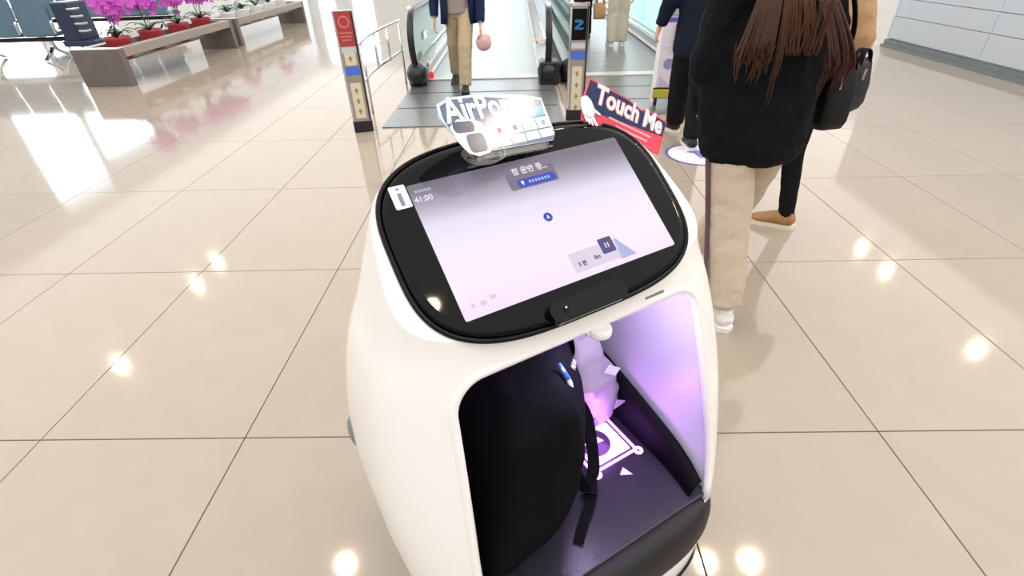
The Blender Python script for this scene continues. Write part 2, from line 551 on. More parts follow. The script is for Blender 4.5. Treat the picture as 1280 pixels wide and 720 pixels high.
# bay cutter
OPZ0, OPZ1 = 0.31, 0.945
def open_outline(n=10, inset=0.0):
    hw0, hw1 = 0.325, 0.292          # half width low / high
    pts = []
    zb, zt, r, rb = 0.352 + inset, OPZ1 - inset, 0.075, 0.05
    def hw(z): return hw0 + (hw1 - hw0) * max(0, min(1, (z - 0.55) / 0.4)) - inset - 0.035 * max(0, (0.50 - z) / 0.15) ** 2 * 0.6
    zs_ = [zb + rb * 0 + (zt - r - zb) * i / 14 for i in range(15)]
    right = [(hw(z), z) for z in zs_]
    for i in range(1, n + 1):
        a = (pi / 2) * i / n
        right.append((hw(zt - r) - r + r * cos(a), zt - r + r * sin(a)))
    return right + [(-x, z) for (x, z) in reversed(right)]
OUT = open_outline()
bm = NB(); prism(bm, OUT, -0.7, 0.215, 'XZ', mi=1)
bmesh.ops.recalc_face_normals(bm, faces=bm.faces)
me2 = bpy.data.meshes.new('cut'); bm.to_mesh(me2); bm.free()
me2.materials.append(M_white); me2.materials.append(M_wall_in)
cut = bpy.data.objects.new('cut_src', me2); col.objects.link(cut)
bo = sh.modifiers.new('b', 'BOOLEAN'); bo.operation = 'DIFFERENCE'; bo.object = cut; bo.solver = 'EXACT'
dg = bpy.context.evaluated_depsgraph_get()
me3 = bpy.data.meshes.new_from_object(sh.evaluated_get(dg)); me3.name = 'shell'
bpy.data.objects.remove(sh); bpy.data.objects.remove(cut)
body = link('shell', me3, None, robot)
bmx = NB(); bmx.from_mesh(me3)
for f in bmx.faces: f.smooth = f.calc_area() < 0.01
bmx.to_mesh(me3); bmx.free()
try:
    me3.set_sharp_from_angle(angle=radians(35))
except Exception: pass

# rounded white rim around the bay opening
bm = NB()
rim = [Vector((x, front_y(x, z) + 0.0075, z)) for (x, z) in OUT]
tube(bm, [(p, 0.011, 0.011) for p in rim], seg=10)
obj('bay_rim', bm, M_white, robot, True)
# rolled edge where the shell meets the screen glass
def bez_pt(k, n, grow=0.0):
    th = 2 * pi * k / n
    c, s = cos(th), sin(th)
    e = 3.3
    return ((0.305 + grow) * math.copysign(abs(c) ** (2 / e), c), 0.004 + (0.195 + grow) * math.copysign(abs(s) ** (2 / e), s))
# black glass bezel
bm = NB()
n = 96
loops = []
for (g, o) in ((0.0, -0.012), (0.0, 0.002), (-0.006, 0.0065), (-0.016, 0.008)):
    loops.append([bm.verts.new(S(*bez_pt(k, n, g), o)) for k in range(n)])
for i in range(len(loops) - 1):
    for k in range(n): bm.faces.new((loops[i][k], loops[i][(k + 1) % n], loops[i + 1][(k + 1) % n], loops[i + 1][k]))
bm.faces.new(loops[-1]); bm.faces.new(list(reversed(loops[0])))
bez = obj('screen_bezel', bm, M_bezel, robot)
for p in bez.data.polygons: p.use_smooth = len(p.vertices) == 4
bm = NB()
tube(bm, [(S(*bez_pt(k, n, 0.004), -0.001), 0.005, 0.005) for k in range(n)], seg=8, closed=True)
obj('bezel_edge', bm, M_black, robot, True)

# ---- touch screen with its displayed picture
def screen_mat():
    m = bpy.data.materials.new('lit_touch_screen'); m.use_nodes = True
    nt = m.node_tree
    b = nt.nodes['Principled BSDF']
    b.inputs['Base Color'].default_value = (0.01, 0.01, 0.012, 1)
    b.inputs['Roughness'].default_value = 0.08
    tc = nt.nodes.new('ShaderNodeTexCoord')
    sx = nt.nodes.new('ShaderNodeSeparateXYZ')
    nt.links.new(tc.outputs['Generated'], sx.inputs[0])
    ad = nt.nodes.new('ShaderNodeMath'); ad.operation = 'MULTIPLY_ADD'; ad.inputs[1].default_value = 0.06
    nt.links.new(sx.outputs['X'], ad.inputs[0]); nt.links.new(sx.outputs['Y'], ad.inputs[2])
    cr = nt.nodes.new('ShaderNodeValToRGB')
    e = cr.color_ramp.elements
    e[0].position = 0.0; e[0].color = lin((246, 226, 250))
    e[1].position = 1.03; e[1].color = lin((112, 104, 118))
    for p, c in ((0.2, (250, 236, 252)), (0.5, (246, 236, 252)), (0.68, (232, 224, 246)), (0.82, (176, 166, 186)), (0.92, (132, 122, 138))):
        q = e.new(p); q.color = lin(c)
    nt.links.new(ad.outputs[0], cr.inputs[0])
    nt.links.new(cr.outputs[0], b.inputs['Emission Color'])
    b.inputs['Emission Strength'].default_value = 0.95
    return m
M_screen = screen_mat()
bm = NB(); prism(bm, rrect(0.476, 0.268, 0.004, 3), 0, 0.0015)
screen = obj('screen', bm, M_screen, robot, mx=smx(0, 0, 0.0075))
def ui(name, poly, m, u, v, lift=0.0016, th=0.0003):
    bm = NB(); prism(bm, poly, lift, lift + th)
    return obj(name, bm, m, screen, mx=Matrix.Translation((u, v, 0)))
U_white = emat('ui_white', (238, 236, 246), 1.0)
U_blue = emat('ui_blue', (84, 104, 206), 0.9)
U_lblue = emat('ui_pale_blue', (190, 196, 232), 0.95)
U_slate = emat('ui_slate', (108, 104, 146), 0.9)
U_panel = emat('ui_panel', (238, 224, 244), 0.93)
U_text = emat('ui_text', (112, 100, 124), 0.9)
U_dim = emat('ui_dim_panel', (140, 131, 146), 0.95)
U_faint = emat('ui_faint', (236, 218, 240), 0.93)
ui('header_panel', rrect(0.110, 0.040, 0.004), U_dim, 0.006, 0.092, 0.0015, 0.0001)
ui('destination_button', rrect(0.086, 0.018, 0.006), U_blue, 0.012, 0.083)
bm = NB()
prism(bm, [(0.0035 * cos(a * pi / 6), 0.0035 * sin(a * pi / 6) + 0.002) for a in range(12)], 0.0021, 0.0023)
prism(bm, [(-0.003, 0.001), (0, -0.006), (0.003, 0.001)], 0.0021, 0.0023)
obj('pin_icon', bm, U_white, screen, mx=Matrix.Translation((-0.020, 0.083, 0)))
bm = NB()
for k in range(7): prism(bm, rrect(0.0048, 0.006, 0.001, 2, cx=-0.006 + k * 0.0072), 0.0021, 0.0023)
obj('button_caption', bm, U_lblue, screen, mx=Matrix.Translation((0.002, 0.083, 0)))
text('header_text', '짐 운반 중...', 0.0165, U_white, screen, Matrix.Translation((0.008, 0.109, 0.0018)), 0.0001, 0.0004)
text('clock_text', '41:00', 0.0155, U_white, screen, Matrix.Translation((-0.217, 0.102, 0.0018)), 0.0001, 0.0003)
bm = NB()
for k in range(7): prism(bm, rrect(0.0032, 0.005, 0.0008, 2, cx=k * 0.0045), 0.0017, 0.0019)
obj('date_text', bm, U_lblue, screen, mx=Matrix.Translation((-0.226, 0.1185, 0)))
# position marker
bm = NB(); prism(bm, [(0.0095 * cos(a * pi / 12), 0.0095 * sin(a * pi / 12)) for a in range(24)], 0.0016, 0.0019)
mk = obj('position_marker', bm, U_blue, screen, mx=Matrix.Translation((-0.004, 0.002, 0)))
bm = NB(); prism(bm, [(-0.004, -0.004), (0, 0.0055), (0.004, -0.004), (0, -0.002)], 0.002, 0.0023)
obj('marker_arrow', bm, U_white, mk)
ui('status_panel', rrect(0.118, 0.040, 0.003), U_panel, 0.055, -0.101, 0.0015, 0.0002)
ui('pause_button', rrect(0.032, 0.032, 0.003), U_slate, 0.086, -0.088)
bm = NB()
for s in (-1, 1): prism(bm, rrect(0.0026, 0.011, 0.001, 2, cx=0.0032 * s), 0.0021, 0.0024)
obj('pause_icon', bm, U_white, screen, mx=Matrix.Translation((0.086, -0.088, 0)))
text('time_text', '3 분', 0.0115, U_text, screen, Matrix.Translation((0.018, -0.107, 0.0019)), 0.0001, 0.0004)
text('distance_text', '0m', 0.0115, U_text, screen, Matrix.Translation((0.054, -0.104, 0.0019)), 0.0001, 0.0004)
ui('map_block', [(0, 0), (0.038, 0), (0.006, 0.046)], U_lblue, 0.103, -0.124)
bm = NB()
for (u, v, ww) in ((-0.215, -0.112, 0.006), (-0.196, -0.113, 0.012), (-0.175, -0.108, 0.012)):
    prism(bm, rrect(ww, 0.008, 0.002, 3, cx=u, cy=v), 0.0016, 0.0018)
obj('menu_icons', bm, U_faint, screen)
# white sticker on the bezel
bm = NB(); prism(bm, rrect(0.030, 0.046, 0.003), 0, 0.0006)
st = obj('sticker', bm, M_cardwhite, robot, mx=smx(-0.2555, 0.116, 0.0082))
bm = NB(); prism(bm, rrect(0.0075, 0.026, 0.002, cy=-0.005), 0.0006, 0.0009); prism(bm, rrect(0.006, 0.005, 0.002, cy=0.016), 0.0006, 0.0009)
obj('sticker_print', bm, M_grey, st)

# depth camera module at the foot of the bezel
bm = NB()
prism(bm, rrect(0.168, 0.040, 0.018, 8), -0.010, 0.016)
mod = obj('camera_module', bm, M_black, robot, bevel=0.004, mx=smx(-0.012, -0.178, 0.006))
for p in mod.data.polygons: p.use_smooth = False
bm = NB(); cyl(bm, (-0.052, 0.0, 0.0165), 0.006, 0.002, seg=20); obj('camera_lens', bm, M_bezel, mod)
bm = NB(); cyl(bm, (-0.052, 0.0035, 0.018), 0.0018, 0.001, seg=10); obj('camera_lens', bm, M_cardwhite, mod)  # white dot painted on the lens in place of a glint
# faint lettering strip and slot on the white band under it
bm = NB()
for k in range(15):
    x = -0.06 + k * 0.0082
    box(bm, (x, front_y(x, 0.978) - 0.0006, 0.978), (0.005, 0.002, 0.004))
obj('band_print', bm, mat('warm_grey_print', (196, 176, 166), 0.5), robot)
bm = NB(); box(bm, (0.165, front_y(0.165, 0.962) - 0.0005, 0.960), (0.05, 0.003, 0.005)); obj('band_slot', bm, M_grey, robot)
# white round knob under the top bar
bm = NB(); cyl(bm, (0.025, -0.146, 0.931), 0.024, 0.018, seg=28)
obj('bay_knob', bm, M_white, robot, bevel=0.005)
ld = bpy.data.lights.new('bay_fill_light', 'POINT'); ld.energy = 2.8; ld.color = (0.70, 0.55, 1.0); ld.shadow_soft_size = 0.03  # added violet fill light that brightens the bay walls
lo_ = bpy.data.objects.new('bay_fill_light', ld); col.objects.link(lo_); lo_.parent = robot; lo_.location = (0.06, -0.10, 0.88)

# ---- bay lining: tray floor, tray walls, back panel
bm = NB()
ny = 10
def tray_hw(y): return 0.300 - 0.02 * max(0, (-0.15 - y) / 0.15) ** 2
lo, up = [], []
for i in range(ny + 1):
    y = -0.285 + (0.212 + 0.285) * i / ny
    zt = 0.405 + 0.135 * (i / ny) ** 0.8
    lo.append(y); up.append(zt)
for s in (-1, 1):
    A, B, Cc = [], [], []
    for y, zt in zip(lo, up):
        A.append(bm.verts.new((s * (tray_hw(y) - 0.026), y, 0.362)))
        B.append(bm.verts.new((s * (tray_hw(y) - 0.004), y, 0.40 * 0.5 + zt * 0.5)))
        Cc.append(bm.verts.new((s * (tray_hw(y) + 0.012), y, zt)))
    for i in range(ny):
        bm.faces.new((A[i], A[i + 1], B[i + 1], B[i])); bm.faces.new((B[i], B[i + 1], Cc[i + 1], Cc[i]))
o = obj('tray_wall', bm, M_traywall, robot, True)
sol = o.modifiers.new('t', 'SOLIDIFY'); sol.thickness = 0.006
bm = NB(); box(bm, (0, -0.04, 0.3635), (0.62, 0.52, 0.016)); tray = obj('tray', bm, M_tray, robot, bevel=0.004)
bm = NB(); prism(bm, [(x * 0.985, z) for (x, z) in open_outline(8, 0.004)], 0.200, 0.213, 'XZ'); obj('back_panel', bm, M_black, robot)
# rubber lip along the front of the bay
bm = NB()
rows = []
prof = [(0.352, 0.045), (0.366, 0.030), (0.369, 0.008), (0.364, -0.010), (0.345, -0.020), (0.315, -0.023), (0.275, -0.020), (0.245, -0.012), (0.238, 0.010)]
nx = 40
for i in range(nx + 1):
    x = -0.335 + 0.67 * i / nx
    taper = max(0.0, 1 - (abs(x) / 0.335) ** 8)
    r = []
    for (z, d) in prof:
        zz = 0.305 + (z - 0.305) * (0.35 + 0.65 * taper)
        r.append(bm.verts.new((x, front_y(x, zz) + d * (0.4 + 0.6 * taper) + 0.004, zz)))
    rows.append(r)
for i in range(nx):
    for k in range(len(prof) - 1):
        bm.faces.new((rows[i][k], rows[i + 1][k], rows[i + 1][k + 1], rows[i][k + 1]))
bm.faces.new(rows[0]); bm.faces.new(list(reversed(rows[-1])))
for i in range(nx): bm.faces.new((rows[i][-1], rows[i + 1][-1], rows[i + 1][0], rows[i][0]))
obj('bay_lip', bm, M_rubber, robot, True)
# dark base skirt
bm = NB(); shell(bm, 0.022, 0.155, 10, grow=0.006)
obj('base_skirt', bm, M_rubber, robot, True)
for (x, y) in ((-0.2, -0.2), (0.2, -0.2), (-0.2, 0.2), (0.2, 0.2)):
    bm = NB(); cyl(bm, (x, y, 0.04), 0.04, 0.04, 'X', 24); obj('wheel', bm, M_rubber, robot)
# side sensor bump
for s in (-1, 1):
    bm = NB(); ell(bm, (s * 0.432, 0.15, 0.62), (0.018, 0.035, 0.045), 18)
    obj('side_sensor', bm, mat('grey_sensor_cover', (120, 130, 138), 0.3), robot, True)

# ---- glowing symbol let into the tray floor
M_led = emat('violet_led', (204, 120, 255), 5.0)
M_led2 = emat('violet_led_white', (218, 150, 255), 3.6)
ic = empty('led_symbol'); ic.parent = robot
ic.location = (0.168, -0.038, 0.3717)
ic.name = 'led_symbol'
def ledpoly(name, poly, m, z=0.0, th=0.0008):
    bm = NB(); prism(bm, poly, z, z + th); return obj(name, bm, m, ic)
def ring2(outer, inner):
    bm = NB()
    n = len(outer)
    a = [bm.verts.new((p[0], p[1], 0)) for p in outer]; b = [bm.verts.new((p[0], p[1], 0)) for p in inner]
    a2 = [bm.verts.new((p[0], p[1], 0.0008)) for p in outer]; b2 = [bm.verts.new((p[0], p[1], 0.0008)) for p in inner]
    for i in range(n):
        j = (i + 1) % n
        bm.faces.new((a2[i], a2[j], b2[j], b2[i])); bm.faces.new((a[i], a[j], a2[j], a2[i])); bm.faces.new((b[j], b[i], b2[i], b2[j]))
    return bm
obj('led_frame', ring2(rrect(0.160, 0.140, 0.008), rrect(0.142, 0.122, 0.005)), M_led, ic)
ll = bpy.data.lights.new('led_glow', 'POINT'); ll.energy = 1.1; ll.color = (0.55, 0.15, 1.0); ll.shadow_soft_size = 0.05
lg = bpy.data.objects.new('led_glow', ll); col.objects.link(lg); lg.parent = ic; lg.location = (0.0, 0.0, 0.045)
ledpoly('led_field', rrect(0.130, 0.110, 0.004), M_led2)
ledpoly('symbol_disc', [(0.046 * cos(a * pi / 16) - 0.012, 0.046 * sin(a * pi / 16) + 0.012) for a in range(32)], M_tray, 0.001)
ledpoly('led_arrow', [(-0.012, 0.006), (0.016, 0.004), (0.004, 0.03)], M_led2, 0.002)
ledpoly('led_dot', rrect(0.012, 0.005, 0.002, cx=-0.036, cy=0.02), M_led2, 0.002)
for (x, y) in ((0.078, -0.072), (-0.07, -0.074), (-0.08, 0.058)):
    obj('led_corner', ring2([(x + 0.014 * cos(a * pi / 8), y + 0.014 * sin(a * pi / 8)) for a in range(16)],
                            [(x + 0.004 * cos(a * pi / 8), y + 0.004 * sin(a * pi / 8)) for a in range(16)]), M_led2, ic)
ledpoly('led_pointer', [(-0.018, -0.106), (0.012, -0.122), (0.004, -0.092)], M_led)

# ================================================================== information card on top of the robot
RM = Matrix.Translation(RLOC) @ Matrix.Rotation(RYAW, 4, 'Z')
def robot_top(name, mxl):
    o = empty(name); o.matrix_world = RM @ mxl
    return o
AW, AH = 0.287, 0.095
cardM = Matrix.Translation((-0.164, 0.039, 1.263)) @ rotzxz(radians(23.8), radians(57.2), radians(-10.9))
card = robot_top('information_card', cardM)
tag(card, 'glossy blue and white die-cut information card glaring on top of the robot', 'sign')
def cp(name, poly, m, z, th=0.0006, parent=card):
    bm = NB(); prism(bm, poly, z, z + th); return obj(name, bm, m, parent)
M_cardgloss = mat('card_backing', (206, 222, 230), rough=0.10, coat=1.0)
M_cardn = mat('glossy_navy_print', (44, 78, 122), rough=0.13, coat=1.0)
M_cardteal = mat('glossy_teal_print', (56, 160, 196), rough=0.13, coat=1.0)
M_cardw = mat('glossy_white_print', (244, 248, 250), rough=0.13, coat=1.0)
sil = [(0.055, -0.002), (AW, 0.0), (AW - 0.006, AH - 0.006), (AW - 0.06, AH + 0.002), (0.10, AH + 0.008), (0.03, AH + 0.004), (0.0, AH - 0.006), (-0.004, AH - 0.03), (0.01, AH - 0.055), (0.026, 0.014)]
cp('backing', sil, M_cardgloss, -0.003, 0.003)
cp('title_field', [(0.008, 0.046), (0.06, 0.040), (AW - 0.014, 0.060), (AW - 0.010, AH - 0.010), (0.10, AH + 0.003), (0.03, AH), (0.004, AH - 0.010), (0.002, AH - 0.03)], M_cardn, 0.0)
cp('teal_band', [(0.12, 0.046), (AW - 0.016, 0.0535), (AW - 0.012, 0.073), (0.12, 0.066)], M_cardteal, 0.0006)
for r_, (y0, y1) in enumerate(((0.022, 0.044), (0.003, 0.019))):
    for c_ in range(4):
        x0 = 0.105 + c_ * 0.0445
        d = 0.0018
        cell = cp('menu_cell', [(x0, y0 + c_ * d), (x0 + 0.041, y0 + c_ * d + 0.0015), (x0 + 0.040, y1 + c_ * d + 0.0015), (x0 - 0.001, y1 + c_ * d)], M_cardw, 0.0004)
        if r_ == 0:
            cp('cell_icon', rrect(0.011, 0.011, 0.003, cx=x0 + 0.02, cy=(y0 + y1) / 2 + c_ * d), [M_cardpink, M_cardpink, M_ltgrey, M_cardteal][c_], 0.0011, 0.0003, cell)
        else:
            for q in range(2):
                cp('cell_caption', rrect(0.022 - 0.006 * q, 0.003, 0.001, 2, cx=x0 + 0.02, cy=(y0 + y1) / 2 + c_ * d + 0.003 - q * 0.0055), M_ltgrey, 0.0011, 0.0003, cell)
cp('grid_field', [(0.075, -0.001), (AW - 0.001, 0.001), (AW - 0.012, 0.056), (0.075, 0.046)], M_cardn, 0.0001, 0.0002)
# picture of the robot on the card
cp('robot_picture', [(0.030, 0.060), (0.008, 0.048), (0.014, 0.024), (0.030, 0.000), (0.052, -0.008), (0.082, -0.004), (0.094, 0.012), (0.088, 0.050), (0.066, 0.058)], M_cardw, 0.0008)
pic = card.children[-1]
cp('picture_screen', rrect(0.050, 0.020, 0.009, cx=0.040, cy=0.046), M_cardnavy, 0.0014, 0.0004, pic)
cp('picture_bay', rrect(0.044, 0.034, 0.010, cx=0.058, cy=0.016), M_cardnavy, 0.0014, 0.0004, pic)
M_ttl = mat('white_lettering', (250, 252, 254), rough=0.2, coat=0.5)
text('title_text', 'AirPorter', 0.060, M_ttl, card, Matrix.Translation((0.126, 0.078, 0.0012)) @ Matrix.Rotation(radians(2), 4, 'Z'), 0.0004, 0.0016)
# clear acrylic foot under the card
bm = NB()
foot = smoothpath([(0.020, 0.006, -0.001), (0.030, -0.016, 0.006), (0.060, -0.026, 0.016), (0.095, -0.020, 0.010), (0.110, -0.004, -0.001)], 6)
tube(bm, [(p, 0.010, 0.0018) for p in foot], seg=10, ref=(0, 0, 1))
obj('acrylic_foot', bm, M_acryl, card, True)
bm = NB()
box(bm, (0.16, -0.012, -0.022), (0.20, 0.004, 0.05)); box(bm, (0.16, 0.02, -0.005), (0.22, 0.07, 0.003))
obj('acrylic_stand', bm, M_acryl, card)

# ---- "Touch Me" card
TWd, TH = 0.261, 0.085
touchM = Matrix.Translation((0.172, 0.136, 1.244)) @ rotzxz(radians(5.9), radians(72.2), radians(-28.7))
touch = robot_top('touch_card', touchM)
tag(touch, 'navy and coral pointing-hand card reading Touch Me on the robot screen edge', 'sign')
bm = NB(); prism(bm, [(0.002, 0), (TWd, 0), (TWd + 0.002, TH - 0.004), (0.19, TH + 0.0), (0.17, TH - 0.006), (0.12, TH + 0.002), (0.0, TH + 0.004), (-0.006, 0.04)], -0.003, 0)
obj('backing', bm, M_cardpink, touch)
cp('navy_field', [(0.0, 0.030), (0.05, 0.028), (TWd - 0.002, 0.044), (TWd, TH - 0.007), (0.19, TH - 0.003), (0.17, TH - 0.009), (0.12, TH - 0.001), (0.003, TH), (-0.003, 0.04)], M_cardnavy, 0.0, 0.0004, touch)
M_pinkedge = mat('pink_outline_print', (236, 150, 160), rough=0.3)
text('touch_text_outline', 'Touch Me', 0.054, M_pinkedge, touch, Matrix.Translation((0.138, 0.064, 0.0006)), 0.0002, 0.0030)
text('touch_text', 'Touch Me', 0.054, M_cardwhite, touch, Matrix.Translation((0.138, 0.064, 0.0012)), 0.0003, 0.0012)
for (y, a, b_) in ((0.030, 0.075, 0.22), (0.018, 0.10, 0.21)):
    cp('caption_line', rrect(b_ - a, 0.0045, 0.002, 3, cx=(a + b_) / 2, cy=y), M_pinkline, 0.0005, 0.0003, touch)
# pointing hand print: palm and five fingers, die-cut in white card
bm = NB()
prism(bm, [(-0.012, 0.046), (0.004, 0.056), (0.022, 0.050), (0.040, 0.034), (0.044, 0.018), (0.034, 0.006), (0.010, 0.006), (-0.006, 0.024)], 0.0014, 0.0028)
for (x0, y0, x1, y1, wd) in ((0.036, 0.014, 0.072, -0.012, 0.0048), (0.028, 0.010, 0.046, -0.006, 0.0045), (0.020, 0.009, 0.034, -0.006, 0.0045), (0.012, 0.010, 0.022, -0.003, 0.004), (0.036, 0.030, 0.062, 0.026, 0.0045)):
    d = Vector((x1 - x0, y1 - y0)).normalized(); nn = Vector((-d.y, d.x)) * wd
    prism(bm, [(x0 + nn.x, y0 + nn.y), (x0 - nn.x, y0 - nn.y), (x1 - nn.x * 0.6, y1 - nn.y * 0.6), (x1 + d.x * 0.004, y1 + d.y * 0.004), (x1 + nn.x * 0.6, y1 + nn.y * 0.6)], 0.0014, 0.0028)
hnd = obj('pointing_hand', bm, M_cardwhite, touch); hnd.location = (-0.004, 0.005, 0.0); hnd.scale = (0.82, 0.82, 1.0)
bm = NB(); box(bm, (0.03, -0.010, -0.006), (0.03, 0.03, 0.004)); obj('card_clip', bm, M_acryl, touch)

# ================================================================== luggage in the bay
pack = empty('backpack'); pack.matrix_world = RM @ Matrix.Translation((0, 0, 0.372))
tag(pack, 'black nylon backpack slumped inside the robot bay', 'backpack')
bm = NB()
foot_poly = [(0.085, 0.05), (0.04, -0.09), (-0.075, -0.235), (-0.275, -0.255), (-0.28, 0.15), (0.05, 0.165)]
cxp = sum(p[0] for p in foot_poly) / 6; cyp = sum(p[1] for p in foot_poly) / 6
rings = []
for (z, sc, dx, dy) in ((0.012, 0.80, -0.05, 0), (0.04, 0.90, -0.045, 0), (0.12, 0.98, -0.015, 0), (0.22, 1.0, 0.015, 0.005), (0.32, 0.95, 0.03, 0.012), (0.40, 0.82, 0.03, 0.02), (0.445, 0.55, 0.02, 0.03)):
    rings.append([bm.verts.new((cxp + (p[0] - cxp) * sc + dx, cyp + (p[1] - cyp) * sc + dy, z)) for p in foot_poly])
for i in range(len(rings) - 1):
    for k in range(6): bm.faces.new((rings[i][k], rings[i][(k + 1) % 6], rings[i + 1][(k + 1) % 6], rings[i + 1][k]))
bm.faces.new(list(reversed(rings[0]))); bm.faces.new(rings[-1])
organic('pack_body', bm, M_fabric, pack, 0.012, 14, 0.018, 0.12)
# front pocket on the bay-mouth side
bm = NB()
ell(bm, (-0.06, -0.135, 0.15), (0.105, 0.045, 0.10), 20, Matrix.Rotation(radians(42), 3, 'Z'))
ell(bm, (-0.075, -0.135, 0.09), (0.10, 0.045, 0.06), 20, Matrix.Rotation(radians(42), 3, 'Z'))
organic('front_pocket', bm, M_fabric, pack, 0.010, 6, 0.010, 0.06)
bm = NB()
zp = smoothpath([(-0.14, -0.20, 0.20), (-0.06, -0.155, 0.245), (0.03, -0.085, 0.24), (0.075, -0.02, 0.20)], 8)
tube(bm, [(p, 0.004, 0.003) for p in zp], seg=8); obj('zipper', bm, mat('dark_zip', (40, 40, 46), 0.35, 0.4), pack, True)
zpull = empty('zip_pull'); zpull.parent = pack
zpull.name = 'zip_pull'
bm = NB(); tube(bm, [((-0.028, -0.100, 0.450), 0.003, 0.003), ((-0.020, -0.120, 0.418), 0.006, 0.003), ((-0.010, -0.132, 0.365), 0.003, 0.002)], seg=8)
obj('pull_cord', bm, mat('white_zip_cord', (226, 226, 232), 0.4), zpull, True)
bm = NB(); tube(bm, [((-0.030, -0.092, 0.456), 0.004, 0.004), ((-0.022, -0.117, 0.426), 0.0068, 0.004)], seg=8); obj('pull_tab', bm, mat('blue_tab', (60, 110, 190), 0.4), zpull, True)
# small grey woven emblem
em = empty('emblem'); em.parent = pack
_n = Vector((0.59, -0.6, 0.55)).normalized(); _u = (Vector((0, 0, 1)) - _n * _n.z).normalized(); _x = _u.cross(_n)
em.matrix_local = Matrix.Translation(Vector((0.024, -0.068, 0.403)) + _n * 0.003) @ Matrix((_x, _u, _n)).transposed().to_4x4()
em.name = 'emblem'
bm = NB(); prism(bm, rrect(0.034, 0.022, 0.003), 0, 0.002); obj('patch', bm, M_dark, em)
bm = NB()
prism(bm, [(-0.013, -0.008), (-0.008, -0.008), (-0.008, 0.002), (-0.002, -0.008), (0.002, -0.008), (0.002, 0.008), (-0.003, 0.008), (-0.003, 0.0), (-0.008, 0.008), (-0.013, 0.008)], 0.002, 0.0028)
prism(bm, rrect(0.010, 0.013, 0.003, cx=0.010), 0.002, 0.0028)
obj('patch_print', bm, mat('woven_grey', (150, 150, 160), 0.6), em)
# loose shoulder strap across the tray, with its slider
sp = smoothpath([(0.115, -0.005, 0.115), (0.120, -0.045, 0.055), (0.108, -0.075, 0.022), (0.085, -0.105, 0.012), (0.050, -0.150, 0.014), (0.020, -0.178, 0.020), (-0.020, -0.205, 0.014), (-0.060, -0.236, 0.010)], 6)
bm = NB(); strip(bm, sp, 0.0125, 0.0018, (0.75, -0.6, 0.1))
obj('shoulder_strap', bm, M_webbing, pack)
bm = NB()
sp2 = smoothpath([(0.100, 0.02, 0.20), (0.128, -0.02, 0.12), (0.095, -0.10, 0.03), (0.062, -0.125, 0.022), (0.030, -0.150, 0.030), (0.012, -0.12, 0.10)], 6)
strip(bm, sp2, 0.014, 0.002, (0.75, -0.6, 0.1)); obj('strap_loop', bm, M_webbing, pack)
bm = NB(); box(bm, (0.045, -0.148, 0.026), (0.036, 0.030, 0.008), Matrix.Rotation(radians(-40), 3, 'Z')); obj('strap_slider', bm, M_black, pack, bevel=0.003)

# crumpled clear shopping bag beside it
pb = empty('plastic_bag'); pb.matrix_world = RM @ Matrix.Translation((0, 0, 0.375))
tag(pb, 'milky clear plastic bag with white tag beside the black backpack', 'plastic bag')
bm = NB()
prof = [(0.000, 0.160, 0.235, 0.030), (0.02, 0.150, 0.282, 0.040), (0.07, 0.140, 0.288, 0.042), (0.13, 0.135, 0.272, 0.040), (0.19, 0.125, 0.266, 0.034), (0.25, 0.120, 0.232, 0.026), (0.31, 0.118, 0.195, 0.016), (0.35, 0.115, 0.160, 0.010)]
rings = []
nseg = 36
for zi in range(29):
    z = 0.35 * zi / 28
    for i in range(len(prof) - 1):
        if prof[i][0] <= z <= prof[i + 1][0] + 1e-9: break
    t = (z - prof[i][0]) / (prof[i + 1][0] - prof[i][0])
    x0 = prof[i][1] + (prof[i + 1][1] - prof[i][1]) * t; x1 = prof[i][2] + (prof[i + 1][2] - prof[i][2]) * t; d = prof[i][3] + (prof[i + 1][3] - prof[i][3]) * t
    ring = []
    for k in range(nseg):
        a = 2 * pi * k / nseg
        p = Vector(((x0 + x1) / 2 + (x1 - x0) / 2 * cos(a), 0.045 + d * sin(a), z))
        nz = mnoise.noise(p * 14) * 0.014 + mnoise.noise(p * 32 + Vector((3, 1, 7))) * 0.004
        p += Vector((cos(a), sin(a), 0.3)) * nz * min(1, z * 20 + 0.2)
        p.x = min(p.x, 0.292); p.z = max(p.z, 0.0)
        ring.append(bm.verts.new(p))
    rings.append(ring)
for i in range(28):
    for k in range(nseg): bm.faces.new((rings[i][k], rings[i][(k + 1) % nseg], rings[i + 1][(k + 1) % nseg], rings[i + 1][k]))
bm.faces.new(list(reversed(rings[0])))
obj('film', bm, M_film, pb, True)
bm = NB(); prism(bm, [(0, 0), (0.045, 0.010), (0.005, 0.035)], -0.001, 0.001, 'XZ')
o = obj('torn_corner', bm, M_film, pb); o.location = (0.250, 0.005, 0.055)
bm = NB(); box(bm, (0, 0, 0), (0.052, 0.002, 0.026), Matrix.Rotation(radians(38), 3, 'Y'))
o = obj('white_tag', bm, M_cardwhite, pb); o.location = (0.222, 0.004, 0.225)
bm = NB(); box(bm, (0, 0, 0), (0.036, 0.002, 0.030), Matrix.Rotation(radians(-30), 3, 'Y'))
o = obj('blue_label', bm, mat('blue_label_print', (96, 104, 220), 0.4), pb); o.location = (0.168, 0.000, 0.040)
bm = NB(); ell(bm, (0.215, 0.045, 0.11), (0.034, 0.02, 0.05), 16); obj('pink_glow_lump', bm, mat('led_glow_pink', (226, 190, 200), 0.6, noise=0.15, scale=25), pb, True)  # added lump, the pink LED glow is put into its colour

